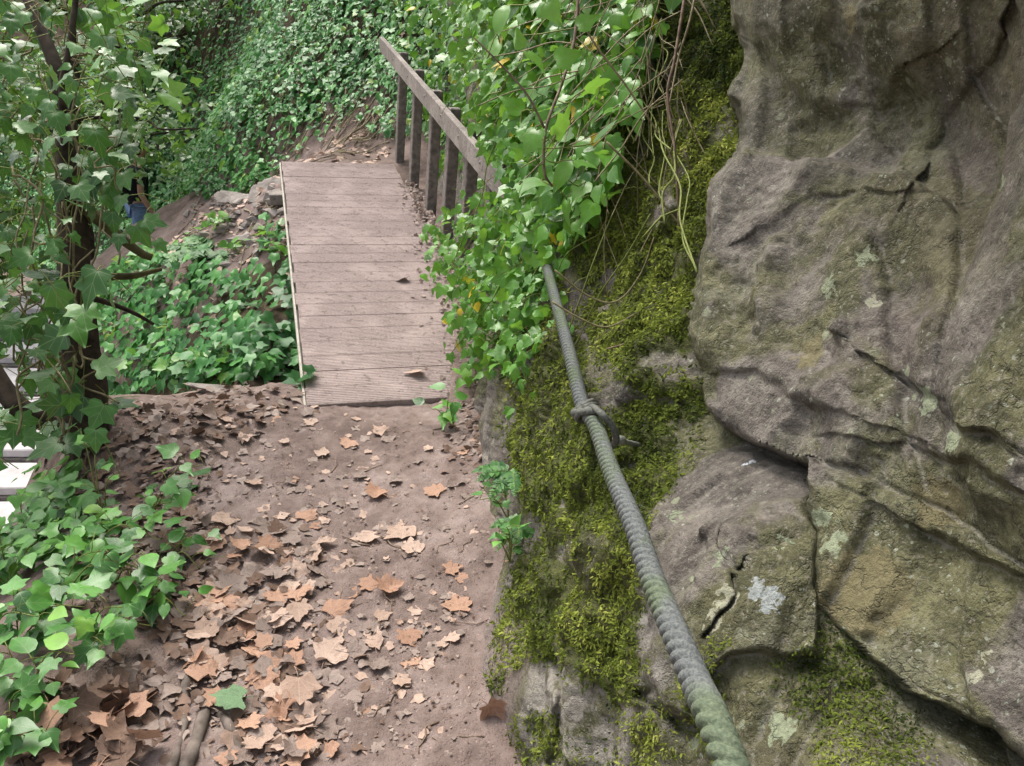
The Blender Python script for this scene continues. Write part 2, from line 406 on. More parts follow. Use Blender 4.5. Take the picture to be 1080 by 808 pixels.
M_steps = stem_mat('pale_step', (.36, .335, .33), (.56, .525, .52), .85, 6)
M_stone = stem_mat('grey_stone', (.13, .115, .10), (.34, .3, .27), .9, 9)
M_skin = stem_mat('skin', (.45, .27, .2), (.52, .32, .24), .6, 20)
M_shirt = stem_mat('dark_cloth', (.008, .009, .014), (.02, .022, .03), .85, 60)
M_jeans = stem_mat('denim', (.12, .22, .42), (.24, .36, .6), .85, 40)
M_hair = stem_mat('hair', (.02, .014, .01), (.04, .03, .02), .8, 60)

# ------------------------------------------------------------------ terrain height
_ctl = [(0, -1, 0), (-.6, -1, 0), (-1.6, -1, -.1), (-3, -1, -1.2), (0, .3, 0), (-.5, .3, 0), (-.5, 1.2, 0), (.1, 1.3, .01), (0, 1.7, .01), (-.65, 1.5, -.01), (-1.05, 2.33, 0), (0, 2.24, .03), (-.5, 2.2, -.02), (-.5, 3.0, 0),
        (-.9, 2.9, 0), (-.1, 3.0, .04), (-.45, 3.35, -.03), (-.95, 1.0, .03), (-1.15, 1.4, .05), (-1.25, 1.9, .02), (-1.6, 1.5, -.22), (-1.6, 1.95, -.22), (-1.78, 2.25, -.34), (-1.9, 2.5, -.45), (-2.3, 2.35, -1.0), (-2.2, 1.5, -.9), (-3, 1.8, -1.6), (-1.45, 2.5, 0), (-1.75, 2.75, .0), (-2.3, 2.75, -.9), (-3, 3, -1.9),
        (-3.5, 4.5, -2.4), (-4.2, 5.2, -2.35), (-6, 4, -2.6), (-7, 7, -2.2), (-1.06, 3.25, -.01), (-1.4, 3.05, 0), (-1.8, 3.3, -.2), (-1.1, 4.6, -.75), (-.3, 4.8, -.4), (-2.2, 4.3, -1.0), (-3, 5, -1.95),
        (-1.95, 5.16, -.55), (-1.9, 5.9, -.1), (-2.1, 6.6, .12), (-2.4, 7.3, .08), (-3.3, 8.39, -.5), (-2.8, 6.6, -.35), (-3.4, 6.4, -.9), (-4.2, 7.4, -1.2), (-4.22, 9.43, -.62), (-5.35, 10.6, -1.72), (-6, 12, -2.2), (-6.5, 9.5, -2.1), (-7.5, 13, -2.5), (-10, 10, -2.6),
        (-1.6, 6.9, .36), (-1.1, 7.1, .4), (-1.5, 7.7, .45), (0, 5, .2), (0, 6, .45), (.6, 4, .5), (.8, 2, .1), (1, 0, 0), (.5, 7, .6), (3, 3, .5), (3, 7, 1), (-2, 10, .3), (2, 10, 1), (-6, 14, -2), (0, 14, .5), (-10, 4, -2.3), (-10, 0, -2.2), (-6, 0, -2.2), (4, -1, 0)]
_pp = at(153, 289, 10.8); _ctl = [c for c in _ctl if c[:2] not in ((-5.35, 10.6), (-5.53, 11.1))]+[tuple(_pp), (_pp[0]+.5, _pp[1]+.2, _pp[2]+.15), (_pp[0]-.6, _pp[1], _pp[2]-.1)]
_tps = TPS(_ctl, 2e-3)
def softplus(x, k): return np.where(x/k > 30, x, np.log1p(np.exp(np.clip(x/k, -40, 30)))*k)
def hill_s(x, y):
    s1 = (x+1.1)*.584+(y-7.35)*.81+.25*np.sin(x*1.7+1)*np.clip(-x*.4, 0, 1)
    s2 = (y-12.2)*.9+(x+6)*.25          # far slope behind the person
    return np.maximum(s1, s2)
def H(x, y, rough=True):
    x = np.asarray(x, float); y = np.asarray(y, float)
    cx = np.clip(x, -10, 4); cy = np.clip(y, -1, 14)
    b = np.clip(_tps(cx, cy), -2.9, 1.6)
    s = hill_s(x, y); z = b+1.25*softplus(s-.1, .12)-.55*softplus(s-7, 1.)
    z = z+1.1*softplus(x-.55-.0*y, .15)*sstep(3.2, 4.2, y)
    if rough:
        p = np.stack([x, y, 0*x], -1)
        am = .012+.05*sstep(.1, .8, s)+.03*sstep(-1.2, -2., x)+.03*sstep(4, 5, y)
        z = z+am*fbm(p*2.2, 4, 3)+.35*sstep(.5, 2.5, s)*fbm(p*.55, 3, 9)
    return z
def ground_hit(px, py, t0=1.0, t1=22):
    px = np.atleast_1d(np.asarray(px, float)); py = np.atleast_1d(np.asarray(py, float)); r = ray(px, py)
    t = np.full(len(px), t0); done = np.zeros(len(px), bool); lo = t.copy()
    while not done.all() and t.max() < t1:
        P = CAM+r*t[:, None]; hit = P[:, 2] < H(P[:, 0], P[:, 1])
        done |= hit; lo = np.where(done, lo, t); t = np.where(done, t, t*1.02+.01)
    hi = t.copy()
    for _ in range(10):
        m = (lo+hi)/2; P = CAM+r*m[:, None]; hit = P[:, 2] < H(P[:, 0], P[:, 1]); hi = np.where(hit, m, hi); lo = np.where(hit, lo, m)
    return CAM+r*hi[:, None], hi
def gnormal(x, y, e=.04):
    return unit(np.stack([-(H(x+e, y)-H(x-e, y))/(2*e), -(H(x, y+e)-H(x, y-e))/(2*e), np.ones_like(x)], -1))

ax = np.r_[-60, -40, -25, -16, np.arange(-11, -4, .12), np.arange(-4, 1.2, .035), np.arange(1.2, 6, .25), 8, 12, 20, 40, 60]
ay = np.r_[-40, -20, -8, -3, np.arange(-1, .6, .15), np.arange(.6, 5, .035), np.arange(5, 10, .05), np.arange(10, 17, .12), 18, 20, 25, 35, 60]
gx, gy = np.meshgrid(ax, ay, indexing='ij'); gz = H(gx, gy)
far = sstep(8, 30, np.maximum(np.abs(gx+2), np.abs(gy-5)))
gz = np.minimum(gz, 9)*(1-far*.4)
me = mesh('ground', np.c_[gx.ravel(), gy.ravel(), gz.ravel()], gridF(len(ax), len(ay)), M_ground)
hm = hill_s(gx, gy); hmc = (hm[:-1, :-1] > .15).ravel()
me.materials.append(M_hill); me.materials.append(M_path); fp = ((gx > -5) & (gx < -1.9) & (gy > 5.6) & (gy < 10.5))[:-1, :-1].ravel(); me.polygons.foreach_set('material_index', np.where(hmc & (hm[:-1, :-1] > .5).ravel(), 1, np.where(((gx < -1.1) & (gy > 3.45) & (gy < 5.7))[:-1, :-1].ravel(), 1, np.where(fp, 2, 0))).astype(np.int32)); me.update()
tag(obj('ground', me), kind='structure')
# the trodden path: a finer sheet just above the soil, its edges dipping under it
py_ = np.arange(-.3, 3.3, .012)
lf = np.interp(py_, [-.3, .6, 1.24, 1.8, 2.33, 2.8, 3.3], [-.75, -.68, -.62, -.8, -1.0, -1.12, -1.15]); rt_ = np.interp(py_, [-.3, 1.2, 1.7, 2.3, 2.9, 3.3], [.25, .22, .2, .15, .1, .05])
tt = np.linspace(0, 1, 120); PX = lf[:, None]+(rt_-lf)[:, None]*tt; PY = np.repeat(py_[:, None], 120, 1)
PX = PX+(.16*fbm(np.stack([PY*3, PY*0, PY*0], -1), 3, 5))*(1-tt)**3
edge = np.minimum(tt, (1-tt))*2; p3 = np.stack([PX, PY, 0*PX], -1)
pz = H(PX, PY)+.012*np.clip(edge*12-.6, -1, 1)+.006*fbm(p3*14, 3, 31)+.003*fbm(p3*45, 2, 37)
def path_top(x, y): return H(x, y)+.012
tag(obj('path', mesh('path', np.c_[PX.ravel(), PY.ravel(), pz.ravel()], gridF(len(py_), 120), M_path)), kind='structure')

# ------------------------------------------------------------------ cliff
def rock_mat(name, pins, mossy):
    n = NT(name); co = n.coord(); di = n.map(co, (1, 1, 1), (.5, .3, .6)); stretched = n.map(di, (.9, 1.1, 1.2))
    nw = n.n('ShaderNodeTexNoise'); n.l(co, nw.inputs['Vector']); nw.inputs['Scale'].default_value = 18; nw.inputs['Detail'].default_value = 5
    ow = n.vmath('SCALE', n.vmath('SUBTRACT', nw.outputs['Color'], (.5, .5, .5))); ow.node.inputs['Scale'].default_value = .07; wob0 = n.vmath('ADD', co, ow)
    b = n.noise(co, 3.2, 6, .6, .4); m = n.noise(stretched, 11, 7, .68, .3); f = n.noise(co, 90, 5, .7); f2 = n.noise(co, 240, 4, .7)
    c = n.ramp(m, [(.3, (.052, .045, .038)), (.45, (.115, .101, .086)), (.57, (.18, .16, .138)), (.72, (.29, .268, .225))])
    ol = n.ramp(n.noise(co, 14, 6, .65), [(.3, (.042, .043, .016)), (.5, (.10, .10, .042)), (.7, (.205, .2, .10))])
    c = n.mix(n.math('MULTIPLY', n.step(b, .46, .53), .9), c, ol)
    cellv = n.n('ShaderNodeTexVoronoi'); n.l(n.map(wob0, (.7, 1.5, 2.), (.5, .3, .6)), cellv.inputs['Vector']); cellv.inputs['Scale'].default_value = 9
    cs_ = n.n('ShaderNodeSeparateColor'); n.l(cellv.outputs['Color'], cs_.inputs[0]); c = n.mix(.4, c, n.mix(1., c, n.ramp(cs_.outputs[0], [(.0, .62), (1., 1.5)]), 'MULTIPLY'))
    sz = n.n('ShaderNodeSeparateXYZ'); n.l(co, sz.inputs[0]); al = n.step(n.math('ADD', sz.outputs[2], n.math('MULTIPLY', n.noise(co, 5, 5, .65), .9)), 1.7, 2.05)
    c = n.mix(n.math('MULTIPLY', al, .55), c, ol)  # olive tint mixed in towards the top, along a noisy edge
    # upward faces hold a thin green-grey film
    c = n.mix(n.math('MULTIPLY', n.step(n.noise(co, 6, 5, .6, .8), .55, .66), .55), c, (.21, .21, .135))
    c = n.mix(n.math('MULTIPLY', n.step(f, .53, .64), .6), c, (.04, .036, .027))
    c = n.mix(n.math('MULTIPLY', n.step(f, .46, .36), .5), c, (.3, .275, .225))
    c = n.mix(n.math('MULTIPLY', n.step(f2, .56, .66), .4), c, (.035, .032, .025)); c = n.mix(n.math('MULTIPLY', n.step(f2, .42, .34), .35), c, (.34, .315, .26))
    c = n.mix(n.math('MULTIPLY', n.step(n.noise(co, 2.1, 3, .5), .55, .68), .22), c, (.14, .10, .085))
    # small lichen rosettes
    def wob(sc_, amt):
        nd = n.n('ShaderNodeTexNoise'); n.l(co, nd.inputs['Vector']); nd.inputs['Scale'].default_value = sc_; nd.inputs['Detail'].default_value = 4
        o = n.vmath('SCALE', n.vmath('SUBTRACT', nd.outputs['Color'], (.5, .5, .5))); o.node.inputs['Scale'].default_value = amt
        return n.vmath('ADD', co, o)
    wv = wob(55, .02); wv2 = wob(70, .06)
    zone = n.step(n.noise(co, 5.5, 5, .6), .46, .6)
    for s_, th, col in ((17, .17, (.28, .30, .20)), (44, .17, (.37, .39, .31)), (95, .18, (.31, .36, .28))):
        l = n.math('MULTIPLY', n.step(n.voro(wv, s_), th, th-.05), zone); c = n.mix(n.math('MULTIPLY', l, .85), c, col)
    for P, r, col in pins:
        dn = n.math('ADD', n.vmath('DISTANCE', wv2, tuple(float(v) for v in P)), 0.)
        k = n.step(dn, r*1.05, r*.9); c = n.mix(n.math('MULTIPLY', k, .92), c, n.mix(n.step(f, .4, .65), col, tuple(v*.72 for v in col)))
    # thin cracks
    cr = n.voro(n.map(wv2, (.6, 1.4, 1.8), (.5, .3, .6)), 9, 'DISTANCE_TO_EDGE'); c = n.mix(n.math('MULTIPLY', n.step(cr, .02, .0), n.math('MULTIPLY', n.step(b, .52, .6), .4)), c, (.03, .026, .02))
    pt = n.n('ShaderNodeNewGeometry').outputs['Pointiness']; c = n.mix(n.math('MULTIPLY', n.step(pt, .515, .56), .45), c, (.33, .31, .26))
    if mossy:
        a = n.n('ShaderNodeAttribute', attribute_name='lc'); sep = n.n('ShaderNodeSeparateColor'); n.l(a.outputs['Color'], sep.inputs[0])
        c = n.mix(n.step(n.math('ADD', sep.outputs[0], n.math('MULTIPLY', n.math('SUBTRACT', n.noise(co, 60, 4), .5), .5)), .35, .6), c, n.ramp(f, [(.3, (.028, .034, .010)), (.7, (.10, .105, .026))]))
        c = n.mix(n.math('MULTIPLY', sep.outputs[2], n.step(n.noise(co, 18, 5, .65), .42, .55)), c, n.ramp(f, [(.3, (.2, .18, .15)), (.7, (.36, .335, .29))]))
        c = n.mix(sep.outputs[1], c, n.ramp(f, [(.3, (.15, .12, .10)), (.7, (.28, .225, .20))]))
    chip = n.voro(n.map(wob0, (.7, 1.5, 2.), (.5, .3, .6)), 24, 'DISTANCE_TO_EDGE'); chip2 = n.voro(n.map(wob0, (.7, 1.5, 2.), (.5, .3, .6)), 9, 'F1')
    h = n.math('ADD', n.math('MULTIPLY', m, .35), n.math('ADD', n.math('MULTIPLY', f, .6), n.math('MULTIPLY', f2, .45)))
    h = n.math('ADD', h, n.math('MULTIPLY', chip2, .35))
    h = n.math('ADD', h, n.math('MULTIPLY', n.step(cr, .05, 0.), n.math('MULTIPLY', n.step(b, .48, .56), -.25)))
    return n.bsdf(c, n.ramp(m, [(.3, .62), (.7, .85)]), n.bump(h, 1., .012), .3)
def rock_disp(P, a1=.05, a2=.016, a3=.007):
    th = .6; q = np.stack([P[..., 0], P[..., 1]*math.cos(th)-P[..., 2]*math.sin(th), P[..., 1]*math.sin(th)+P[..., 2]*math.cos(th)], -1)
    w = q+.018*np.stack([vnoise(P*4, 41), vnoise(P*4, 42), vnoise(P*4, 43)], -1)
    R1 = np.array([[.8, .36, -.48], [0, .8, .6], [.6, -.48, .64]]); w2 = w@R1.T; w3 = w2@R1.T
    m = sstep(-.25, .35, vnoise(P*5, 45))
    def terr(t, k, wd=.07):
        fl = np.floor(t); return k*(fl+sstep(.5-wd, .5+wd, t-fl))+(1-k)*t
    n1 = 1.15*lin3(w*np.array([2.4, 4.4, 1.5]), 52)+.15*lin3(w*np.array([8, 13, 5]), 62)+.05*vnoise(P*12, 46)+.012*vnoise(P*70, 48)
    n2 = lin3(w*np.array([8, 14., 4.]), 53)+.2*lin3(w*np.array([21, 30, 15]), 63)+.06*vnoise(P*70, 47)
    return a1*.36*terr(n1/.36, .58, .10)-.015+a2*.7*terr(n2/.7+.3, .6, .10)*(.1+.9*m)+a3*.8*lin3(w3*np.array([24, 19, 30]), 72)*(.35+1.1*m)+.013*lin3(w2*np.array([9, 12, 7.]), 73)*(.3+m)+.5*a3*lin3(w*np.array([60, 50, 75]), 82)*(.3+m)+.0025*fbm(P*22, 4, 81, .6)
def grid_surface(x0, x1, y0, y1, st):
    px, py = np.meshgrid(np.r_[np.arange(x0, x1+st, st), np.arange(x1+12, 2700, 14)], np.r_[np.arange(y0, y1+st, st), np.arange(y1+12, 1500, 14)], indexing='ij'); return px, py
N0 = unit(np.array([-.8, -.35, .45]))
# --- overhanging upper rock; unseen top leaned further out to shade the face below
DA = TPS([(1080, 0, .97), (1080, 200, .92), (1080, 404, .85), (1080, 808, .72), (900, 0, 1.25), (900, 250, 1.18), (900, 404, 1.1), (900, 650, .93), (900, 808, .8), (790, 0, 1.55), (780, 150, 1.5), (740, 330, 1.42), (800, 480, 1.25),
          (1250, 0, .78), (1250, 400, .68), (1250, 808, .58), (1250, -200, .84), (900, -200, 1.17), (780, -200, 1.55), (900, -500, .80), (1250, -500, .54), (760, -500, 1.2), (1250, 1000, .52), (900, 1000, .66), (1700, -500, .5), (1700, 400, .47), (1700, 1000, .4), (2200, -500, .36), (2200, 400, .335), (2200, 1000, .29), (2700, 400, .26), (2700, -500, .28), (2700, 1400, .2), (1300, 1500, .42)], .0, 300)
A_POLY = [(640, -640), (720, -400), (770, -200), (786, -60), (783, 30), (790, 70), (781, 105), (787, 150), (766, 190), (757, 230), (742, 290), (740, 350), (750, 415), (778, 452), (812, 476), (858, 497), (868, 560), (862, 640), (905, 690), (955, 728), (1010, 758), (1085, 800), (1330, 930), (1700, 1100), (2900, 1750), (2900, -640)]
SLAB = [(1400, -330), (1180, -60), (1080, 60), (1034, 104), (1007, 167), (984, 210), (954, 260), (934, 307), (920, 360), (907, 440), (878, 495), (900, 500), (1000, 560), (1100, 612), (1400, 800)]
def warp(px, py, amp=7, f=.02):
    p = np.stack([px*f, py*f, 0*px], -1); return px+amp*fbm(p, 3, 91), py+amp*fbm(p, 3, 95)
def cliffA(px, py):
    wx, wy = warp(px, py); d = DA(px, py)
    sd = polysd(wx, wy, A_POLY)
    lowr = sstep(410, 480, wy); w = 20.-9*lowr; k = np.clip(1-sd/w, 0, 1); d = d+(.06-.035*lowr)*(1-np.sqrt(1-np.minimum(k, .999)**2))*(sd < w)
    ss = polysd(wx, wy, SLAB); d = d-.012*sstep(-5, 6, ss)-.07*sstep(0, 80, ss)
    # ledge under the recessed upper face
    dl, sl = segdist(wx, wy, [(700, 158), (783, 166), (830, 170), (870, 163), (930, 172), (960, 190), (985, 208)])
    up = (sl < 0); d = d+.055*np.where(up, sstep(0, 7, dl), 0)*sstep(180, 60, dl)*(ss < 8)
    d = d+.05*np.exp(-((wx-935)/70)**2-((wy-90)/80)**2)
    for pl, g, stp, wd in (([(928, 392), (985, 430), (1020, 450), (1075, 478)], .018, .03, 5), ([(880, 496), (930, 515), (1000, 550), (1085, 605)], .02, -.028, 6), 
                           ([(940, 470), (1000, 478), (1080, 520)], .015, .02, 5), ([(965, 558), (1020, 590), (1080, 612)], .012, .03, 5), ([(800, 235), (850, 200), (905, 195)], .004, .01, 4), ([(760, 400), (800, 395), (860, 430), (905, 445)], .008, .018, 5), ([(800, 60), (850, 100), (905, 112), (940, 60)], .004, .02, 8), ([(1020, 0), (990, 80), (960, 150)], .01, -.02, 8)):
        e, s = segdist(wx, wy, pl); d = d+g*np.exp(-(e/wd)**2)+stp*.5*np.tanh(e*s/wd)*np.exp(-(e/55)**2)
    d = np.where(sd < 0, d+.035*(-sd), d)
    P = at(px, py, d); P = P+N0*(rock_disp(P, .085, .009, .006)*sstep(-10, 6, sd))[..., None]
    return P, sd
pxA, pyA = grid_surface(652, 1330, -600, 930, 2.1)
PA, sdA = cliffA(pxA, pyA)
def masked(nu, nv, keep):
    F = gridF(nu, nv); k = keep.ravel(); return F[k[F].all(1)]
def compact(V, F, A=None):
    u = np.unique(F); m = np.full(len(V), -1); m[u] = np.arange(len(u)); return V[u], m[F], (A[u] if A is not None else None)
# --- lower and back wall under moss
DB = TPS([(790, -200, 2.1), (790, 0, 1.95), (800, 150, 1.85), (770, 250, 1.75), (700, -150, 2.5), (700, 100, 2.12), (620, 100, 2.65), (560, 100, 3.7), (530, 100, 4.7), (500, 100, 5.8), (450, 100, 8.2), (745, 400, 1.62), (700, 380, 1.68), (640, 400, 1.78), (600, 400, 2.08), (560, 430, 2.42), (525, 430, 2.95), (500, 300, 4.3), (450, 300, 5.8), (480, 400, 4.0),
          (640, 300, 2.2), (590, 300, 2.52), (545, 300, 3.4), (740, 470, 1.5), (690, 470, 1.58), (640, 480, 1.66), (590, 500, 1.9), (545, 540, 2.35), (515, 600, 2.52), (640, 570, 1.5), (575, 600, 1.85), (560, 700, 1.78), (500, 720, 2.08), (475, 700, 2.35), (545, 808, 1.8), (470, 808, 2.1), (650, 700, 1.32), (690, 600, 1.28), (740, 600, 1.16), (820, 600, 1.05), (700, 760, 1.1), (640, 808, 1.28), (750, 808, .98), (800, 700, .98), (830, 500, 1.27),
          (850, 808, .81), (960, 808, .765), (900, 700, .93), (960, 760, .85), (1080, 900, .72), (1330, 940, .66), (900, 960, .66), (700, 960, .95), (540, 960, 1.45), (1330, 400, 1.0), (1330, -200, 1.2), (1000, 300, 1.5), (1700, -200, .72), (1700, 400, .6), (1700, 950, .47), (2600, -200, .4), (2600, 400, .34), (2600, 950, .27), (1700, 1500, .36), (900, 1500, .5), (2600, 1500, .2), (560, -200, 4.0), (450, -200, 9)], .0, 300)
BLK = [(742, 466), (716, 500), (694, 540), (676, 600), (672, 650), (690, 715), (724, 762), (780, 700), (860, 690), (872, 560), (862, 500), (800, 482)]
def moss_mask(px, py):
    w1, w2 = warp(px, py, 22, .018); m = np.zeros(np.shape(px))
    for poly, s in (([(585, 230), (790, 200), (775, 260), (745, 300), (742, 360), (758, 430), (720, 470), (655, 462), (648, 400), (628, 330)], 1.),
                    ([(552, 330), (600, 300), (625, 400), (690, 470), (700, 520), (676, 560), (664, 640), (694, 690), (690, 740), (640, 735), (600, 690), (560, 690), (500, 740), (520, 640), (552, 560), (520, 480), (535, 400)], 1.),
                    ([(832, 690), (880, 660), (930, 700), (960, 770), (930, 830), (840, 830)], .3), ([(720, -200), (800, -200), (800, 190), (770, 260), (700, 260), (720, 100)], .75), ([(620, -200), (720, -200), (715, 260), (600, 260), (590, 60)], .5),
                    ([(700, 720), (760, 735), (750, 800), (690, 800)], .3), ([(540, 770), (600, 760), (640, 830), (520, 830)], .55), ([(640, 750), (700, 760), (700, 830), (650, 830)], .45), ([(735, 690), (760, 690), (770, 720), (740, 725)], .8)):
        m = np.maximum(m, s*sstep(-14, 14, polysd(w1, w2, poly)))
    for (cx, cy, rx, ry) in ((664, 408, 22, 30), (600, 735, 30, 26), (700, 440, 14, 10), (655, 395, 12, 30), (580, 540, 9, 14), (660, 500, 10, 8)):
        m = m*(1-np.exp(-(((w1-cx)/rx)**2+((w2-cy)/ry)**2)**2))
    return m
def cliffB(px, py):
    wx, wy = warp(px, py); d = DB(px, py)
    sb = polysd(wx, wy, BLK); d = d-.035*sstep(-2, 9, sb)-.008*sstep(0, 60, sb)
    dirt = polysd(px, py, [(440, 640), (520, 620), (560, 690), (545, 760), (560, 960), (400, 960)])
    m = moss_mask(px, py); rough = 1-.6*sstep(-20, 20, dirt)
    for pl, g, wd in (([(752, 676), (766, 655), (781, 632), (786, 612), (801, 594)], .035, 1.5), ([(786, 612), (782, 585), (776, 570)], .02, 3), ([(800, 462), (835, 478), (850, 490)], .06, 6), ([(700, 740), (660, 760), (640, 808)], .03, 6), ([(580, 700), (600, 740), (590, 800)], .03, 5), ([(640, 690), (690, 740), (730, 770)], .04, 7)):
        e, s = segdist(wx, wy, pl); d = d+g*np.exp(-(e/(wd*(.7+.6*np.abs(vnoise(np.stack([px*.05, py*.05, 0*px], -1), 7)))))**2)*d
    P = at(px, py, d); P = P+N0*((rock_disp(P, .065, .016, .006)+m*.022*(fbm(P*14, 4, 101)+.6))*rough)[..., None]
    att = np.zeros(P.shape[:-1]+(4,)); att[..., 0] = m*np.clip(.75+1.1*(fbm(P*6.5, 3, 113)+.55), .1, 1); att[..., 1] = sstep(-15, 25, dirt); att[..., 2] = np.maximum(sstep(-10, 20, polysd(wx, wy, [(555, 690), (640, 680), (690, 740), (720, 830), (560, 830)])), sstep(-8, 12, polysd(wx, wy, [(672, 640), (690, 600), (720, 720), (735, 790), (700, 770)])))*(1-m); return P, att
pxB, pyB = grid_surface(430, 1330, -220, 960, 2.4)
PB, attB = cliffB(pxB, pyB)
def on_cliff(which, px, py):
    if which == 'A': i = np.rint((np.asarray(px)-pxA[0, 0])/2.1).astype(int); j = np.rint((np.asarray(py)-pyA[0, 0])/2.1).astype(int); return PA[i, j]
    i = np.rint((np.asarray(px)-pxB[0, 0])/2.4).astype(int); j = np.rint((np.asarray(py)-pyB[0, 0])/2.4).astype(int); return PB[i, j]
def pin(w, x, y, rpx, col):
    P = on_cliff(w, x, y); return (P, rpx/FPX*float((P-CAM)@_F), col)
LW, LG, LY, LO = (.33, .36, .35), (.30, .34, .22), (.40, .40, .29), (.2, .175, .09)
pinsA = [pin('A', 910, 313, 10, LY), pin('A', 855, 372, 20, LO), pin('A', 905, 620, 48, LO), pin('A', 1008, 708, 12, LY), pin('A', 1028, 692, 7, LY), pin('A', 872, 548, 14, LG), pin('A', 885, 572, 14, LG), pin('A', 905, 265, 9, LG), pin('A', 870, 300, 12, LG), pin('A', 975, 520, 30, LO), pin('A', 990, 450, 20, LG), pin('A', 960, 410, 14, LG), pin('A', 1040, 175, 10, LG), pin('A', 885, 10, 15, LO)]
pinsB = [pin('B', 811, 630, 15, LW), pin('B', 800, 622, 11, LW), pin('B', 815, 642, 9, LW), pin('B', 758, 652, 12, LY), pin('B', 770, 632, 13, LY), pin('B', 780, 622, 7, LY), pin('B', 803, 492, 6, (.62, .66, .7)), pin('B', 743, 605, 10, LG), pin('B', 690, 655, 9, LW), pin('B', 770, 590, 9, LG), pin('B', 836, 575, 9, LG), pin('B', 720, 545, 8, LG), pin('B', 740, 780, 13, LG), pin('B', 815, 765, 18, LG)]
V, F, _ = compact(PA.reshape(-1, 3), masked(*pxA.shape, sdA > -11))
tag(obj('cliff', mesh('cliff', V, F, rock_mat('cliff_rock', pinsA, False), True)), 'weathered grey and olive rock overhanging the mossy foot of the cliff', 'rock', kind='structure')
dB = (PB-CAM)@_F
V, F, A = compact(PB.reshape(-1, 3), gridF(*pxB.shape), attB.reshape(-1, 4))
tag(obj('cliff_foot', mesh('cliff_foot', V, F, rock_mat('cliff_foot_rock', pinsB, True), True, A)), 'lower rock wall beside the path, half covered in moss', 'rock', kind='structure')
def surf_normal(P):
    du = np.gradient(P, axis=0); dv = np.gradient(P, axis=1); n = unit(np.cross(du, dv)); f = (n*(CAM-P)).sum(-1) < 0; n[f] *= -1; return n
NB = surf_normal(PB)
# moss: short fronds rooted on the lower wall
MV = np.array([[-.16, 0, 0], [.16, 0, 0], [.2, .55, .06], [-.2, .5, .06], [0, 1.1, -.06]]); MF = np.array([[0, 1, 2], [0, 2, 3], [3, 2, 4]])
k = rng.random(1300000); ii = rng.integers(0, pxB.shape[0], 1300000); jj = rng.integers(0, pxB.shape[1], 1300000)
clump = fbm(PB*26, 3, 111); patch = fbm(PB*6.5, 3, 113)+.55
w_ = attB[ii, jj, 0]*np.clip(.62+clump[ii, jj]*1.1+.9*patch[ii, jj], .0, 1.3); vis = (pxB[ii, jj] > 480) & (pxB[ii, jj] < 1000)
ii, jj = ii[(k < w_) & vis][:290000], jj[(k < w_) & vis][:290000]
Pm = PB[ii, jj]+rng.normal(0, .0035, (len(ii), 3)); Nm = NB[ii, jj]; n = len(ii)
T = unit(Nm*rng.uniform(.2, 1.1, n)[:, None]+np.array([0, 0, -.45])+rng.normal(0, .5, (n, 3))); Nn = unit(Nm+rng.normal(0, .6, (n, 3)))
dist = (Pm-CAM)@_F
S = rng.uniform(.0045, .0125, n)*np.clip(dist/1.6, .42, 1.7)
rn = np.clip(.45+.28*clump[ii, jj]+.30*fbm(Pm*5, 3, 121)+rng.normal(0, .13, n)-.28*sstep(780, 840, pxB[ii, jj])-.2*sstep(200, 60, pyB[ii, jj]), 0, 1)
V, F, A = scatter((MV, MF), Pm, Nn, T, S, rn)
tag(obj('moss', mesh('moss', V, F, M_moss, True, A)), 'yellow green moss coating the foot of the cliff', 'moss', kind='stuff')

# ------------------------------------------------------------------ footbridge
NL = np.array([-.868, 3.03, .02]); HD = math.radians(-18.1); SL = math.radians(6.5); BL, BW = 3.75, .92
bd = np.array([math.sin(HD)*math.cos(SL), math.cos(HD)*math.cos(SL), math.sin(SL)]); br = np.array([math.cos(HD), -math.sin(HD), 0]); bu = np.cross(br, bd)
root = thing('footbridge', 'narrow weathered timber footbridge with a single handrail across the ivy gully', 'footbridge', NL)
planks = []; s = 0.; kk = 0; GAP = 0
while s < BL-.03:
    w = min(.145, BL-s-.004); j = rng.uniform(-.006, .006); dz = rng.uniform(-.0015, .0015)
    GAP = rng.choice([.0018, .0026, .004]); nr = 10; prof = np.linspace(0, w-GAP, nr*4)     # ridged anti-slip boards: grooves run along the board
    g = .0013*np.sign(np.sin(prof/w*nr*2*np.pi)); hh = np.where((prof < .001) | (prof > w-GAP-.001), -.0025 if GAP > .003 else -.0016, g)+dz
    ends = np.linspace(0, BW, 9); Vt = NL+(s+prof)[:, None, None]*bd+(ends[None, :, None]+j)*br+hh[:, None, None]*bu
    Vb = NL+np.array([0, w-GAP])[:, None, None]*bd+s*bd+(ends[None, :, None]+j)*br-.032*bu
    Vt2 = Vt.reshape(-1, 3); nt = len(Vt2); Ft = gridF(len(prof), 9)
    a = np.arange(nt).reshape(len(prof), 9); bI = nt+np.arange(18).reshape(2, 9)
    q = list(Ft)+[[a[0, i+1], a[0, i], bI[0, i], bI[0, i+1]] for i in range(8)]+[[a[-1, i], a[-1, i+1], bI[1, i+1], bI[1, i]] for i in range(8)]
    q += [[bI[0, i], bI[1, i], bI[1, i+1], bI[0, i+1]] for i in range(8)]
    q += [[a[i+1, 0], a[i, 0], bI[0, 0] if i < len(prof)//2 else bI[1, 0], bI[0, 0] if i+1 < len(prof)//2 else bI[1, 0]] for i in range(len(prof)-1) if i == len(prof)//2-1]
    t = [[a[i+1, 0], a[i, 0], bI[0, 0] if i < len(prof)//2 else bI[1, 0]] for i in range(len(prof)-1)]+[[a[i, 8], a[i+1, 8], bI[0, 8] if i < len(prof)//2 else bI[1, 8]] for i in range(len(prof)-1)]
    planks.append((np.vstack([Vt2, Vb.reshape(-1, 3)]), [np.array(q), np.array(t)])); s += .145; kk += 1
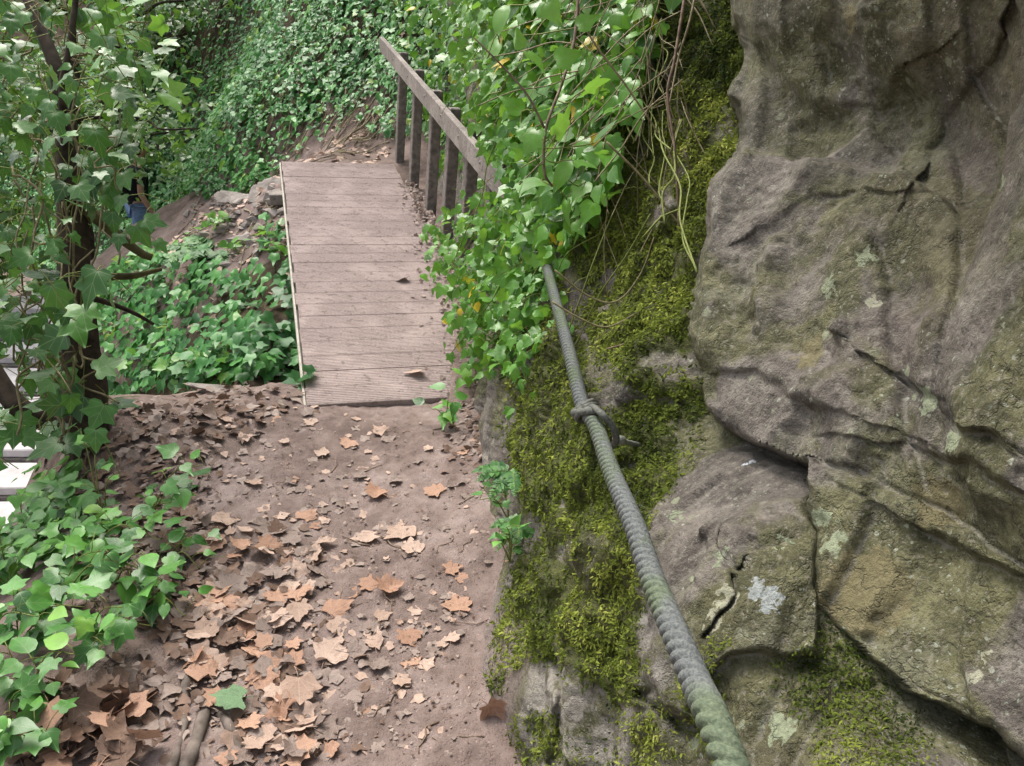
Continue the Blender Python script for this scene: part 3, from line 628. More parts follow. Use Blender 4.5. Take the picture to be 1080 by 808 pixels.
V, F = join(planks); part('deck', V, F, M_deck, root, False)
mid = NL+bd*BL/2
for sx, nm, mt, wd in ((-.012, 'edge_strip', M_edge, .006),):
    V, F = box(mid+br*sx-bu*.026, bd*(BL/2-.01), br*wd, bu*.022, .003); part(nm, V, F, mt, root, False)
for sx in (.04, BW-.04):
    V, F = box(mid+br*sx-bu*.115, bd*(BL/2-.02), br*.035, bu*.08); part('stringer', V, F, M_post, root, False)
V, F = box(NL+bd*(BL-.12)+br*(BW/2-.1)-bu*.27, br*(BW/2+.01), bd*.06, bu*.045); part('bearer', V, F, M_rail, root, False)
V, F = box(NL+bd*.03+br*(BW/2)-bu*.085, br*(BW/2-.02), bd*.02, bu*.045); part('end_board', V, F, M_post, root, False)
up = np.array([0, 0, 1.])
RH = .80
# handrail points measured from the photograph: top outer corner line
rail0 = NL+br*(BW+.055)
for k, sp in enumerate((.94, 1.48, 2.0, 2.58, 3.3, 4.05)):
    b = rail0+bd*sp+br*.035; top = RH+.035+rng.uniform(-.01, .012)
    lean = br*.035+np.array([0, 0, 0])
    c0 = b-up*.25; c1 = b+up*top+lean*top; ax_ = (c1-c0)/2
    V, F = box((c0+c1)/2, br*.035, np.array([bd[0], bd[1], 0])*.05, ax_, .006); part('post', V, F, M_post, root, False)
r0 = rail0+bd*.45+up*(RH-.03)-br*.0+br*.028; r1 = rail0+bd*4.98+up*(RH-.03)+br*.028
V, F = box((r0+r1)/2-br*.024, (r1-r0)/2, br*.022, bu*.062, .006); hr = part('handrail', V, F, M_rail, root, False)
for sp in (.97, 1.51, 2.03, 2.61, 3.33, 4.08):
    c = rail0+bd*sp+up*(RH-.02)+br*.0025; th = np.linspace(0, 2*np.pi, 9)[:-1]
    ring = lambda r, o: c+r*(np.cos(th)[:, None]*bd+np.sin(th)[:, None]*bu)-br*o
    V = np.vstack([ring(.009, 0), ring(.009, .022), ring(.005, .026)]); a = np.arange(24).reshape(3, 8); b = np.roll(a, -1, 1)
    F = [np.c_[a[:-1].ravel(), b[:-1].ravel(), b[1:].ravel(), a[1:].ravel()]]; V = np.vstack([V, c-br*.027]); F.append(np.c_[a[2], b[2], np.full(8, 24)])
    part('screw_head', V, F, M_metal, hr)

# ------------------------------------------------------------------ rope, cord and bolt
RP = [(800, 880, .53), (771, 808, .62), (735, 722, .735), (712, 668, .82), (689, 613, .94), (669, 554, 1.08), (644, 495, 1.29), (628, 449, 1.47), (615, 429, 1.55), (607, 399, 1.68), (597, 358, 1.88), (584, 310, 2.2), (578, 287, 2.4), (567, 240, 2.85), (551, 214, 3.25), (537, 203, 3.42)]
RW = [at(x, y, d) for x, y, d in RP]; C = resample([np.array([.42, -1.5, 1.02]), np.array([.32, -.5, 1.0]), np.array([.245, .1, .995])]+RW[1:], .0012)
PIT = .0165
Ls = np.r_[0, np.cumsum(np.linalg.norm(np.diff(C, axis=0), axis=1))]
def rope_r(Cc, th):
    ph = (Ls[:, None]/PIT+3*th[None]/(2*np.pi)/1.0) % 1.; u = 2*ph-1
    return .56+.44*np.sqrt(np.clip(1-.985*u*u, 0, 1))+.012*vnoise(np.stack([Ls[:, None]*600+0*ph, th[None]*9+0*ph, ph*0], -1), 5)
V, F = tube(C, .0152, 30, rope_r)
solo('rope', V, F, M_rope, 'thick grey twisted rope strung along the rock as a hand line', 'rope', C[0])
rope_o = bpy.data.objects['rope']; ws = []
Tq, Nq, Bq = frames(C)
for k in range(320):
    i = int(rng.integers(len(C)*.3, len(C)*.85)); th = rng.uniform(0, 6.28); rd = math.cos(th)*Nq[i]+math.sin(th)*Bq[i]; p = C[i]+rd*.0135; d = unit(rd*.5+Tq[i]*rng.choice([-1, 1])*.8+rng.normal(0, .3, 3)); L = rng.uniform(.006, .02)
    ws.append(tube(np.array([p, p+d*L*.5+rng.normal(0, .001, 3), p+d*L+rng.normal(0, .003, 3)]), .00022, 3, cap=False))
V, F = join(ws); tag(part('frayed_fibres', V, F, M_rope, rope_o), kind='stuff')
iK = int(np.argmin(np.linalg.norm(C-at(617, 434, 1.53), axis=1))); Kc = C[iK]; T_, N_, B_ = (v[iK] for v in frames(C))
vw = unit(CAM-Kc); sideR = unit(np.cross(T_, vw));
if sideR@_R < 0: sideR = -sideR
bolt_in = at(672, 469, 1.56); bolt_out = at(648, 463, 1.47)
def ringpts(c, R, tilt, n=26, ph=0, sweep=2*np.pi):
    t = np.linspace(ph, ph+sweep, n)[:, None]; ax1 = unit(vw+tilt*T_); ax2 = unit(sideR-tilt*.6*T_)
    return c+R*(np.cos(t)*ax1+np.sin(t)*ax2)
root = thing('cord_lashing', 'thin dark cord knotted round the thick rope and tied to the bolt', 'cord', Kc)
R_ = .0225; ws = []
for off, tl in ((-.012, .5), (.004, .35), (.020, .15)):
    ws.append(tube(ringpts(Kc+T_*off, R_, tl), .0062, 8))
V, F = join(ws); part('wrap', V, F, M_cord, root)
tail = resample([Kc+vw*.022-T_*.012, Kc+vw*.032+sideR*.015, at(634, 436, 1.44), at(645, 448, 1.44), at(650, 462, 1.45), at(646, 470, 1.46), at(636, 468, 1.48), at(628, 462, 1.50)], .004)
V, F = tube(tail, .0065, 8); part('tail', V, F, M_cord, root)
kn = resample([Kc+vw*.026+T_*.02-sideR*.02, Kc+vw*.034, Kc+vw*.03-T_*.02+sideR*.018], .003); V, F = tube(kn, .008, 8); part('knot', V, F, M_cord, root)
root = thing('anchor_bolt', 'short weathered metal bolt driven into the mossy rock below the knot', 'bolt', bolt_in)
V, F = tube(resample([bolt_out, bolt_out*.5+bolt_in*.5, bolt_in+(bolt_in-bolt_out)*.6], .004), .0052, 10); part('shank', V, F, M_metal, root)
V, F = tube(np.array([bolt_out+(bolt_in-bolt_out)*t for t in (.12, .16, .34, .38)]), np.array([.006, .0095, .0095, .006]), 8); part('nut', V, F, M_metal, root)

# ------------------------------------------------------------------ hillside and gully ivy (uncountable ground cover)
def cover(name, label, region, N, s0, s1, tpl, mat, keep, off=.1, down=.55, rbias=0.):
    x = rng.uniform(region[0], region[1], N); y = rng.uniform(region[2], region[3], N); m = keep(x, y); x, y = x[m], y[m]
    P = np.stack([x, y, H(x, y)], -1); px, py, z = proj(P); v = (px > -260) & (px < 900) & (py > -200) & (py < 620) & (z > .5); P = P[v]; x, y = x[v], y[v]; n = len(P)
    Nn = gnormal(x, y); P = P+Nn*(rng.random(n)**1.5*off)[:, None]+Nn*.01
    dwn = np.stack([Nn[:, 0], Nn[:, 1], -1.2*np.ones(n)], -1)
    T = dwn*down+rng.normal(0, .55, (n, 3)); Nl = unit(Nn*.9+np.array([-.15, -.35, .75])+rng.normal(0, .42, (n, 3)))
    r = np.clip(.5+.28*fbm(P*1.4, 3, 131)+rng.normal(0, .2, n)+rbias, 0, 1)
    V, F, A = scatter(tpl, P, Nl, T, rng.uniform(s0, s1, n)*(1+.15*fbm(P*1.1, 2, 137)), r)
    return tag(obj(name, mesh(name, V, F, mat, True, A)), label, 'ground cover', kind='stuff')
def hill_keep(x, y):
    s = hill_s(x, y); p = np.stack([x, y, 0*x], -1); px, py, z = proj(np.stack([x, y, H(x, y, False)], -1))
    d = 1.0+.4*fbm(p*.9, 3, 141)
    d = np.where((s < .5) & (px > 285) & (px < 410), d*(.12+.7*sstep(.25, .5, s)), np.where(s > .5, np.maximum(d, .7), d))      # bare bank above the bridge end
    dk = polysd(px, py, [(150, -300), (520, -300), (330, 0), (235, 110), (190, 150), (150, 130)]); d = d*(1-.5*sstep(-40, 30, dk))
    return (s > .05+.12*vnoise(p*2, 4)) & (rng.random(x.shape) < d)
cover('hillside_ivy', 'small leaved ivy covering the steep hillside beyond the footbridge', (-11, 2.5, 6, 16), 160000, .05, .10, [IVYLO, OVALO], M_cover, hill_keep, .16)
def gully_keep(x, y):
    p = np.stack([x, y, 0*x], -1); px, py, z = proj(np.stack([x, y, H(x, y)], -1)); s = hill_s(x, y)
    inb = ((x-NL[0])*bd[1]-(y-NL[1])*bd[0])/math.hypot(bd[0], bd[1]); al = (x-NL[0])*bd[0]+(y-NL[1])*bd[1]
    g = inpoly(px, py, [(90, 250), (150, 262), (205, 285), (225, 270), (262, 300), (300, 235), (318, 300), (330, 420), (300, 398), (240, 405), (180, 412), (120, 425), (60, 440), (95, 425), (85, 262)])
    hole = np.exp(-((px-228)/42)**2-((py-335)/38)**2)+.7*np.exp(-((px-285)/16)**2-((py-330)/30)**2)
    return g & (s < .1) & (z < 8.2) & (rng.random(x.shape) < (.7+.4*fbm(p*1.6, 3, 151))*(1-.8*np.clip(hole, 0, 1)))
cover('gully_ivy', 'glossy ivy spreading over the sides of the gully under the footbridge', (-6, .2, 3.1, 8), 30000, .06, .115, [IVYLO, IVYLO, IVY3], M_cover, gully_keep, .2, rbias=.05)
def bank_keep(x, y):
    px, py, z = proj(np.stack([x, y, H(x, y)], -1))
    return inpoly(px, py, [(-200, 640), (0, 590), (40, 560), (66, 490), (92, 480), (112, 560), (130, 640), (120, 700), (20, 740), (-200, 900)]) & (z > .8) | (px < -30) & (x > -2.5) & (y < 2.5) & (py > 480)
cover('bank_ivy', 'low ivy creeping down the steep bank towards the pale steps', (-3.4, -.6, .8, 3.2), 9000, .04, .078, [IVY3, IVYLO, OVATE], M_plant, bank_keep, .12)
# loose dirt on the far slope: roots and stones
# ------------------------------------------------------------------ ivy bush over the rail and the cliff
def poly_sample(poly, n):
    xs = [p[0] for p in poly]; ys = [p[1] for p in poly]; ox = []; oy = []; c = 0
    while c < n:
        x = rng.uniform(min(xs), max(xs), n*2); y = rng.uniform(min(ys), max(ys), n*2); m = inpoly(x, y, poly); ox.append(x[m]); oy.append(y[m]); c += m.sum()
    return np.concatenate(ox)[:n], np.concatenate(oy)[:n]
def bush(poly, depth, n, s, thick=.3, tpl=None, face=None, jit=.45, tip=(0, 0, -1), wind=.6):
    x, y = poly_sample(poly, n); x = x+rng.normal(0, 9, n); y = y+rng.normal(0, 9, n); d = depth(x, y)+thick*(rng.random(n)-.35)
    P = at(x, y, d); f = np.array(face if face is not None else (-.45, -.6, .65))
    N = unit(f+rng.normal(0, jit, (n, 3))); T = np.array(tip)+rng.normal(0, wind, (n, 3))
    return P, N, T, rng.uniform(s[0], s[1], n)
bd_d = TPS([(440, 0, 5.2), (500, 0, 3.5), (560, 0, 2.8), (640, 0, 2.4), (720, 0, 2.1), (480, 150, 4.3), (540, 150, 3.0), (600, 150, 2.45), (660, 150, 2.15), (455, 280, 3.75), (500, 280, 3.35), (560, 260, 2.7), (600, 240, 2.4), (480, 400, 3.35), (540, 380, 2.75), (540, -200, 3.0), (700, -200, 2.4)], .0, 200)
B1 = [(486, -150), (705, -150), (690, 20), (664, 100), (640, 190), (605, 240), (575, 250), (545, 240), (520, 200), (508, 150), (500, 110), (505, 60)]
B2 = [(452, 262), (470, 225), (500, 215), (545, 215), (575, 262), (570, 310), (548, 370), (520, 395), (492, 385), (480, 330), (458, 300)]
root = thing('ivy_bush', 'thick bright ivy tumbling over the end of the handrail beside the mossy rock', 'ivy', at(530, 400, 3.0))
def D1(x, y): return np.maximum(bd_d(x, y), .6)
Ps = [bush(B1, D1, 3700, (.038, .075), .5), bush(B2, D1, 720, (.03, .068), .45), bush([(540, 240), (600, 230), (590, 300), (560, 420), (530, 440), (540, 330)], lambda x, y: D1(x, y)-.05, 70, (.03, .055), .2), bush([(470, -150), (520, -150), (505, 60), (498, 120), (480, 60)], lambda x, y: D1(x, y)+.5, 160, (.06, .09), .3)]
Ps.append(bush([(405, -150), (530, -150), (545, 200), (505, 250), (455, 235), (428, 180), (425, 100), (400, 30)], lambda x, y: np.interp(x, [400, 430, 470, 510, 550], [8.6, 7.7, 6.3, 5.3, 4.6])+0*y, 1500, (.06, .10), .6))
P, N, T, S = (np.concatenate([q[k] for q in Ps]) for k in range(4))
qx, qy, qz = proj(P); kp = ~(inpoly(qx, qy, [(470, 110), (500, 148), (535, 188), (538, 212), (522, 205), (490, 178), (460, 145)]) & (qz < 4.4)); P, N, T, S = P[kp], N[kp], T[kp], S[kp]
V, F, A = scatter([IVY, IVY3, OVATE], P, N, T, S, np.clip(rng.normal(.5, .24, len(P)), 0, 1)); fol = part('foliage', V, F, M_ivyfresh, root, True, A)
V, F = petioles(P[::2], unit(rng.normal(0, .5, (len(P[::2]), 3))+np.array([.7, .6, -.1])), rng.uniform(.05, .14, len(P[::2])), .0012); part('stalks', V, F, M_gstem, root)
def wander(p0, p1, n=7, amp=.05, sag=0.):
    p0, p1 = np.asarray(p0, float), np.asarray(p1, float); t = np.linspace(0, 1, n)[:, None]; q = p0+(p1-p0)*t+rng.normal(0, amp, (n, 3))*np.sin(np.pi*t)**.5
    q[:, 2] -= sag*np.sin(np.pi*t[:, 0]); return q
ws = []
for k in range(46):
    x, y = rng.uniform(520, 720), rng.uniform(-60, 240); x2, y2 = x+rng.uniform(-110, 60), y+rng.uniform(20, 170)
    x2 = min(x2, 735)
    ws.append(tube(resample(wander(at(x, y, D1(np.array(x), np.array(y))+.02), at(x2, y2, np.maximum(D1(np.array(x2), np.array(y2))-.05, .7)), 5, .012), .02), rng.uniform(.0014, .0026), 4))
V, F = join(ws); part('stems', V, F, M_gstem, root)
# dry hanging stems between bush and rock, each a vine of its own
VINES = [([(728, -40), (712, 60), (704, 100), (712, 160), (716, 240), (718, 310)], 1.85, .004, 'dry brown vine hanging straight down in front of the dark mossy recess'),
         ([(718, 312), (690, 345), (660, 362), (640, 368)], 1.8, .003, 'brown vine tip curving across the moss under the hanging vine'),
         ([(740, -40), (728, 20), (716, 60), (706, 110)], 1.9, .0035, 'short pale vine crossing the top of the hanging brown vine'),
         ([(600, -40), (618, 30), (660, 90), (700, 150), (735, 215), (745, 222)], 1.95, .003, 'long yellowish runner slanting through the tangle towards the overhanging rock'),
         ([(640, 150), (680, 190), (720, 240), (760, 275)], 1.85, .003, 'green runner stretched over the moss below the tangle'),
         ([(585, 285), (620, 312), (650, 318), (675, 290), (690, 250)], 1.9, .0026, 'arching thin runner beside the upper rope on the moss'),
         ([(582, 318), (610, 335), (640, 345), (672, 330)], 1.85, .0026, 'thin runner crossing the moss just under the arching one'),
         ([(690, -40), (670, 40), (645, 120), (630, 190)], 2.1, .003, 'bleached dead vine hanging inside the tangle of stems')]
for pts, d, r, lb in VINES:
    C = resample([at(x, y, d+rng.uniform(-.01, .01)) for x, y in pts], .012); V, F = tube(C, np.linspace(r, r*.6, len(C)), 6)
    solo('vine', V, F, M_drystem if 'bl' in lb or 'pale' in lb else M_stem if 'green' in lb or 'yellow' in lb or 'runner' in lb else M_twig, lb, 'vine', C[0], 'bare vines over the moss')
ws = []
for k in range(75):
    x, y = rng.uniform(600, 725), rng.uniform(-80, 170); a = rng.normal(1.2 if k % 2 else 2.2, .5); L = rng.uniform(50, 150)
    x2, y2 = min(x+L*math.cos(a), 760), y+abs(L*math.sin(a)); d = 2.28-(x-600)*.0026
    ws.append(tube(resample(wander(at(x, y, d+rng.uniform(-.12, .1)), at(x2, y2, d-.0008*(x2-x)+rng.uniform(-.12, .08)), 4, .008), .015), rng.uniform(.0011, .002), 4))
V, F = join(ws); tag(obj('dead_stem_tangle', mesh('dead_stem_tangle', V, F, M_drystem)), 'matted tangle of thin dead ivy stems beside the dark recess', 'stems', kind='stuff')
# leaning leafy branch in front of the bush
root = thing('leafy_branch', 'long brown branch with broad light green leaves leaning in front of the ivy bush', 'branch', at(604, -30, 1.55))
b1 = resample([at(x, y, d) for x, y, d in ((612, -40, 1.6), (606, 40, 1.58), (592, 90, 1.56), (576, 135, 1.55), (574, 180, 1.55), (582, 196, 1.6))], .01)
b2 = resample([at(x, y, d) for x, y, d in ((574, 135, 1.55), (556, 100, 1.52), (530, 70, 1.5), (500, 40, 1.48))], .01)
V, F = join([tube(b1, np.linspace(.0035, .0026, len(b1)), 6), tube(b2, np.linspace(.0028, .0015, len(b2)), 6)]); part('stem', V, F, M_twig, root)
LV = [(506, 86, -2.2, 62), (530, 20, 2.0, 60), (556, 40, .2, 52), (585, 15, .9, 50), (560, 70, 1.2, 55), (600, 60, -.3, 50), (575, 120, 2.6, 48), (598, 130, -1., 58), (560, 150, 2.2, 50), (610, 165, -.4, 60), (590, 178, 2.4, 62), (612, 205, 2.0, 55), (640, 150, -.5, 50), (540, 110, -2.9, 46), (515, 50, 3.0, 46), (565, 205, 2.4, 60), (630, 100, -.2, 50), (595, 225, 1.8, 54), (620, 20, -.6, 48), (545, 175, 2.7, 40)]
P = at(np.array([l[0] for l in LV]), np.array([l[1] for l in LV]), rng.uniform(1.48, 1.68, len(LV))); a = np.array([l[2] for l in LV])
T = np.cos(a)[:, None]*_R-np.sin(a)[:, None]*_U*1.0+rng.normal(0, .2, (len(LV), 3)); N = unit(np.array([-.25, -.6, .45])+rng.normal(0, .6, (len(LV), 3))); S = np.array([l[3] for l in LV])/FPX*1.58*.6
P = P-unit(T)*S[:, None]*.45
V, F, A = scatter([IVY, IVY3, OVATE], P, N, T, S, rng.uniform(.35, .97, len(LV))); part('leaves', V, F, M_ivyfresh, root, True, A)
ws = []
for p in P:
    al = np.vstack([b1, b2]); q = al[np.argmin(np.linalg.norm(al-p, axis=1))]; ws.append(tube(resample(wander(p, q, 4, .008), .012), .0013, 4))
V, F = join(ws); part('stalks', V, F, M_gstem, root)

# ------------------------------------------------------------------ ivy clad tree by the bank
tb = at(88, 446, 3.0); tb[2] = H(tb[0], tb[1])
root = thing('tree', 'dark slanting tree trunk wrapped in ivy at the edge of the bank', 'tree', tb)
def limb(pts, r0, r1, sides=14, amp=.12):
    C = resample([at(x, y, d) for x, y, d in pts], .03); return tube(C, np.linspace(r0, r1, len(C)), sides, lambda c, th: 1+amp*fbm(np.stack([c[:, None, 0]*0+np.cos(th)[None]*1.5, np.sin(th)[None]*1.5+0*c[:, None, 0], c[:, None, 2]*5+0*th[None]], -1), 3, 161))
V, F = limb([(92, 470, 3.0), (90, 440, 2.98), (86, 380, 2.95), (80, 310, 2.9), (76, 240, 2.88), (72, 180, 2.85), (68, 110, 2.85), (55, 60, 2.85), (15, -30, 2.9)], .085, .010); part('trunk', V, F, M_bark, root)
for pts, r0, r1, mt in (([(88, 455, 2.98), (50, 445, 2.95), (20, 432, 2.9), (0, 405, 2.9), (-30, 350, 2.9)], .05, .03, M_bark), ([(72, 190, 2.86), (66, 100, 2.75), (74, 50, 2.7), (84, -40, 2.7)], .016, .008, M_bark),
                        ([(80, 215, 2.88), (105, 232, 2.9), (128, 252, 2.95), (150, 268, 3.0), (160, 272, 3.02)], .03, .014, M_barkmoss), ([(84, 300, 2.9), (118, 292, 2.95), (140, 291, 3.0), (170, 284, 3.1)], .018, .008, M_barkmoss), ([(82, 310, 2.9), (122, 322, 3.0), (145, 332, 3.05), (162, 342, 3.1)], .014, .006, M_bark)):
    V, F = limb(pts, r0, r1, 9, .18); part('branch', V, F, mt, root)
# climbing ivy
root = thing('climbing_ivy', 'climbing ivy with broad shiny leaves wrapped round the dark trunk', 'ivy', tb+np.array([0, -.15, 0]))
TI = [(-60, -60), (95, -60), (135, 10), (165, 40), (168, 75), (140, 110), (128, 150), (112, 205), (70, 230), (66, 300), (64, 360), (72, 420), (60, 440), (40, 460), (-60, 470)]
def DT(x, y): return 2.62+.0*x+.15*np.sin(x*.05)+.1*np.cos(y*.03)
P, N, T, S = bush(TI, DT, 520, (.036, .08), .75, face=(.1, -.55, .75), jit=.5, tip=(.1, -.25, -.75), wind=.5)
lo = bush([(110, 240), (125, 420), (60, 480), (-40, 500), (-60, 300), (20, 300)], DT, 55, (.07, .12), .5, face=(.1, -.55, .75)); P, N, T, S = (np.concatenate([a, b]) for a, b in zip((P, N, T, S), lo))
qx, qy, qz = proj(P); kp = ~((qx < 50) & (qy > 345) & (qy < 590) & (rng.random(len(P)) < .3)) & ~((qx > 118) & (qx < 185) & (qy > 135) & (qy < 262)); P, N, T, S = P[kp], N[kp], T[kp], S[kp]
EX = np.array([(152, 240, 40), (112, 182, 44), (118, 232, 38), (108, 215, 38), (98, 196, 40), (118, 150, 34), (100, 170, 42), (126, 255, 30), (165, 262, 26), (122, 168, 40), (130, 190, 38), (128, 215, 36), (143, 246, 42), (138, 160, 30)], float); P = np.vstack([P, at(EX[:, 0], EX[:, 1]-8, np.full(len(EX), 2.6))]); N = np.vstack([N, unit(np.array([.05, -.6, .7])+rng.normal(0, .3, (len(EX), 3)))]); T = np.vstack([T, np.array([.3, -.2, -.7])+rng.normal(0, .3, (len(EX), 3))]); S = np.r_[S, EX[:, 2]/FPX*2.5*.66]
V, F, A = scatter([IVY, IVY, IVY3], P, N, T, S, np.clip(rng.normal(.42, .22, len(P)), 0, .97)); part('leaves', V, F, M_ivy, root, True, A)
V, F = petioles(P, unit(rng.normal(0, .6, (len(P), 3))+np.array([.0, .6, -.2])), rng.uniform(.05, .16, len(P)), .0016); part('stalks', V, F, M_gstem, root)
ws = []
for k in range(34):
    x, y = rng.uniform(0, 110), rng.uniform(0, 380); x2, y2 = x+rng.normal(5, 40), y+rng.uniform(60, 190)
    ws.append(tube(resample(wander(at(x, y, 2.72+rng.normal(0, .1)), at(min(x2, 125), min(y2, 460), 2.72+rng.normal(0, .1)), 7, .028), .03), rng.uniform(.002, .0045), 5))
V, F = join(ws); part('stems', V, F, M_stem, root)

# light green overhanging twigs above the person (a branch of the young tree)
root = thing('maple_branch', 'sunlit light green leafy branch reaching past the tree towards the hillside', 'branch', at(60, 40, 3.2))
P, N, T, S = bush([(60, 0), (130, 0), (190, 40), (200, 60), (150, 80), (175, 95), (165, 110), (120, 125), (80, 90)], lambda x, y: 3.0+0*x, 30, (.065, .10), .4, face=(0, -.55, .75), tip=(.5, -.2, -.5))
V, F, A = scatter([IVY, PLANE], P, N, T, S, rng.uniform(.5, .96, len(P))); part('leaves', V, F, M_ivyfresh, root, True, A)
ws = [tube(resample(wander(at(70, 60, 3.1), p, 5, .04), .03), .003, 4) for p in P[::3]]; V, F = join(ws); part('twigs', V, F, M_stem, root)

# ------------------------------------------------------------------ background trees
def bgtree(base, height, crown, label, trunk_r, n, mat=M_bark, leaf=M_bgleaf):
    base = np.asarray(base, float); root = thing('tree', label, 'tree', base, 'trees on the far slope')
    C = resample(wander(base-[0, 0, .3], base+[rng.normal(0, .2), rng.normal(0, .2), height], 6, .08), .1); V, F = tube(C, np.linspace(trunk_r, trunk_r*.4, len(C)), 10); part('trunk', V, F, mat, root)
    ws = []; Ps = []
    for k in range(11):
        q = C[int(len(C)*rng.uniform(.45, .98))]; d = unit(rng.normal(0, 1, 3)*[1, 1, .45]); e = q+d*crown*rng.uniform(.5, 1.)+[0, 0, .2]
        L = resample(wander(q, e, 5, .08), .08); ws.append(tube(L, np.linspace(trunk_r*.35, .008, len(L)), 5)); m = n//11
        c = L[rng.integers(len(L)//3, len(L), m)]; Ps.append(c+rng.normal(0, crown*.18, (m, 3)))
    V, F = join(ws); part('branch', V, F, mat, root)
    P = np.vstack(Ps); n = len(P); V, F, A = scatter([OVALO, IVYLO], P, unit(np.array([-.1, -.3, .8])+rng.normal(0, .5, (n, 3))), rng.normal(0, .6, (n, 3))+[0, 0, -.5], rng.uniform(.07, .14, n)); part('crown', V, F, leaf, root, True, A)
def gp(px, d, dy=0):
    P = at(px, 100, d); return np.array([P[0], P[1], H(P[0], P[1])])
bgtree(ground_hit(161, 46)[0][0], 5.5, 1.6, 'slender tree with a pale bare trunk high above the walker', .09, 900, M_birch)
bgtree(gp(60, 9), 3.6, 1.7, 'bushy bright green tree behind the ivy clad trunk', .08, 2200)
bgtree(gp(-60, 8), 3.2, 1.7, 'leafy light green tree standing lowest down the slope', .08, 2200)
bgtree(gp(110, 12.5), 4.0, 2.0, 'tall leafy tree at the back of the hollow behind the walker', .1, 2200)
bgtree(np.array([-6.2, 8.2, H(np.array(-6.2), np.array(8.2))]), 1.3, .9, 'low young tree with pale green leaves beside the pale steps', .03, 1100)

# ------------------------------------------------------------------ pale steps below the bank
root = thing('steps', 'wide pale timber steps with dark gaps seen below the bank behind the tree', 'steps', (-4.6, 4.6, -2.1))
for k in range(12):
    c = np.array([-4.15-.06*k, 2.9+.42*k, -2.28+.085*k]); V, F = box(c, np.array([1.25, .2, 0]), np.array([-.03, .185, 0]), np.array([0, 0, .035]), .008); part('tread', V, F, M_steps, root, False)
    V, F = box(c+np.array([0, -.19, -.075]), np.array([1.2, .19, 0]), np.array([0, .02, 0]), np.array([0, 0, .038]), .005); part('riser', V, F, M_post, root, False)

# ------------------------------------------------------------------ sprigs on the bank, ferns
def sprig(base, tips, label, group, ls, mat=M_plant, tpl=(IVY, IVY3, OVATE), nl=6):
    base = np.asarray(base); root = thing('ivy_sprig', label, 'plant', base, group); ws = []; P = []; N = []; T = []; S = []
    for tp in tips:
        tp = np.asarray(tp); mid = base*.5+tp*.5+np.array([0, 0, .3*np.linalg.norm(tp-base)]); C = resample([base, mid, tp], .01); ws.append(tube(C, np.linspace(.0026, .0013, len(C)), 5))
        for q in np.linspace(.35, 1, nl):
            c = C[int(q*(len(C)-1))]; sd_ = unit(rng.normal(0, 1, 3)*[1, 1, .2]); e = c+sd_*rng.uniform(.02, .05)+[0, 0, rng.uniform(.0, .04)]
            ws.append(tube(np.array([c, (c+e)/2+[0, 0, .006], e]), .0011, 4)); P.append(e); N.append(np.array([0, -.15, 1.])+rng.normal(0, .3, 3)); T.append(sd_+rng.normal(0, .2, 3)+[0, 0, -.15]); S.append(rng.uniform(*ls))
    V, F = join(ws); part('stem', V, F, M_gstem, root)
    V, F, A = scatter(list(tpl), np.array(P), np.array(N), np.array(T), np.array(S), rng.random(len(P))); part('leaves', V, F, mat, root, True, A)
SP = [((20, 800), [(10, 740), (60, 770), (-30, 760)], 'ivy sprig with bluish leaves beside the heap of curled brown leaves'), ((30, 740), [(80, 690), (10, 690), (60, 720)], 'ivy sprig rising just above the curled leaf heap'),
      ((20, 680), [(90, 640), (20, 620), (60, 660)], 'dense green ivy sprig hanging over the edge of the bank'), ((90, 690), [(160, 660), (130, 640), (110, 680)], 'ivy sprig leaning out towards the dead leaf drift'),
      ((60, 640), [(150, 600), (110, 580), (80, 620)], 'leafy ivy sprig with pointed leaves reaching over the leaf litter'), ((10, 620), [(60, 570), (0, 560), (-30, 600)], 'ivy sprig at the edge of the bank above the pale steps'),
      ((120, 620), [(190, 625), (165, 590), (140, 600)], 'low ivy sprig touching the dead leaf drift'), ((90, 590), [(140, 560), (170, 570), (100, 560)], 'bright ivy sprig on the brown leaf slope'),
      ((150, 570), [(215, 490), (180, 530), (200, 515)], 'tall lone ivy sprig with upright leaves standing over the path edge'), ((30, 580), [(70, 520), (100, 540), (20, 520)], 'ivy sprig hanging below the foot of the tree'),
      ((110, 560), [(120, 500), (85, 455), (100, 480)], 'thin tall sprig with tiny yellow tip below the trunk'), ((-20, 700), [(-10, 640), (40, 650), (-60, 640)], 'ivy sprig half out of view over the bank edge'), ((150, 640), [(195, 650), (180, 670), (160, 625)], 'small ivy sprig pressed into the dead leaf drift'),
      ((180, 590), [(215, 570), (200, 580), (210, 600)], 'tiny grassy sprig at the margin of the trodden dirt')]
for b, tips, lb in SP:
    B = ground_hit(b[0], b[1])[0][0]; tp = []
    for t in tips:
        d0 = (B-CAM)@_F; tp.append(at(t[0], t[1], d0+rng.uniform(-.1, .02)))
    small = 'tiny' in lb or 'thin' in lb
    sprig(B, tp, lb, None, (.03, .05) if small else (.038, .072), nl=4 if small else 7)
# sprigs at the lip of the gully, bright against the litter
for x, y, lb in ((170, 395, 'bright ivy sprig at the lip of the gully nearest the tree'), (210, 400, 'yellow green sprig on the litter at the lip of the gully'), (222, 396, 'pale green ivy sprig overhanging the litter beside the deck')):
    B = ground_hit(x, y)[0][0]; sprig(B, [at(x+dx, y-dy, (B-CAM)@_F-.05) for dx, dy in ((-20, 22), (15, 30), (30, 10), (-35, 8))], lb, None, (.07, .11), M_ivyfresh)
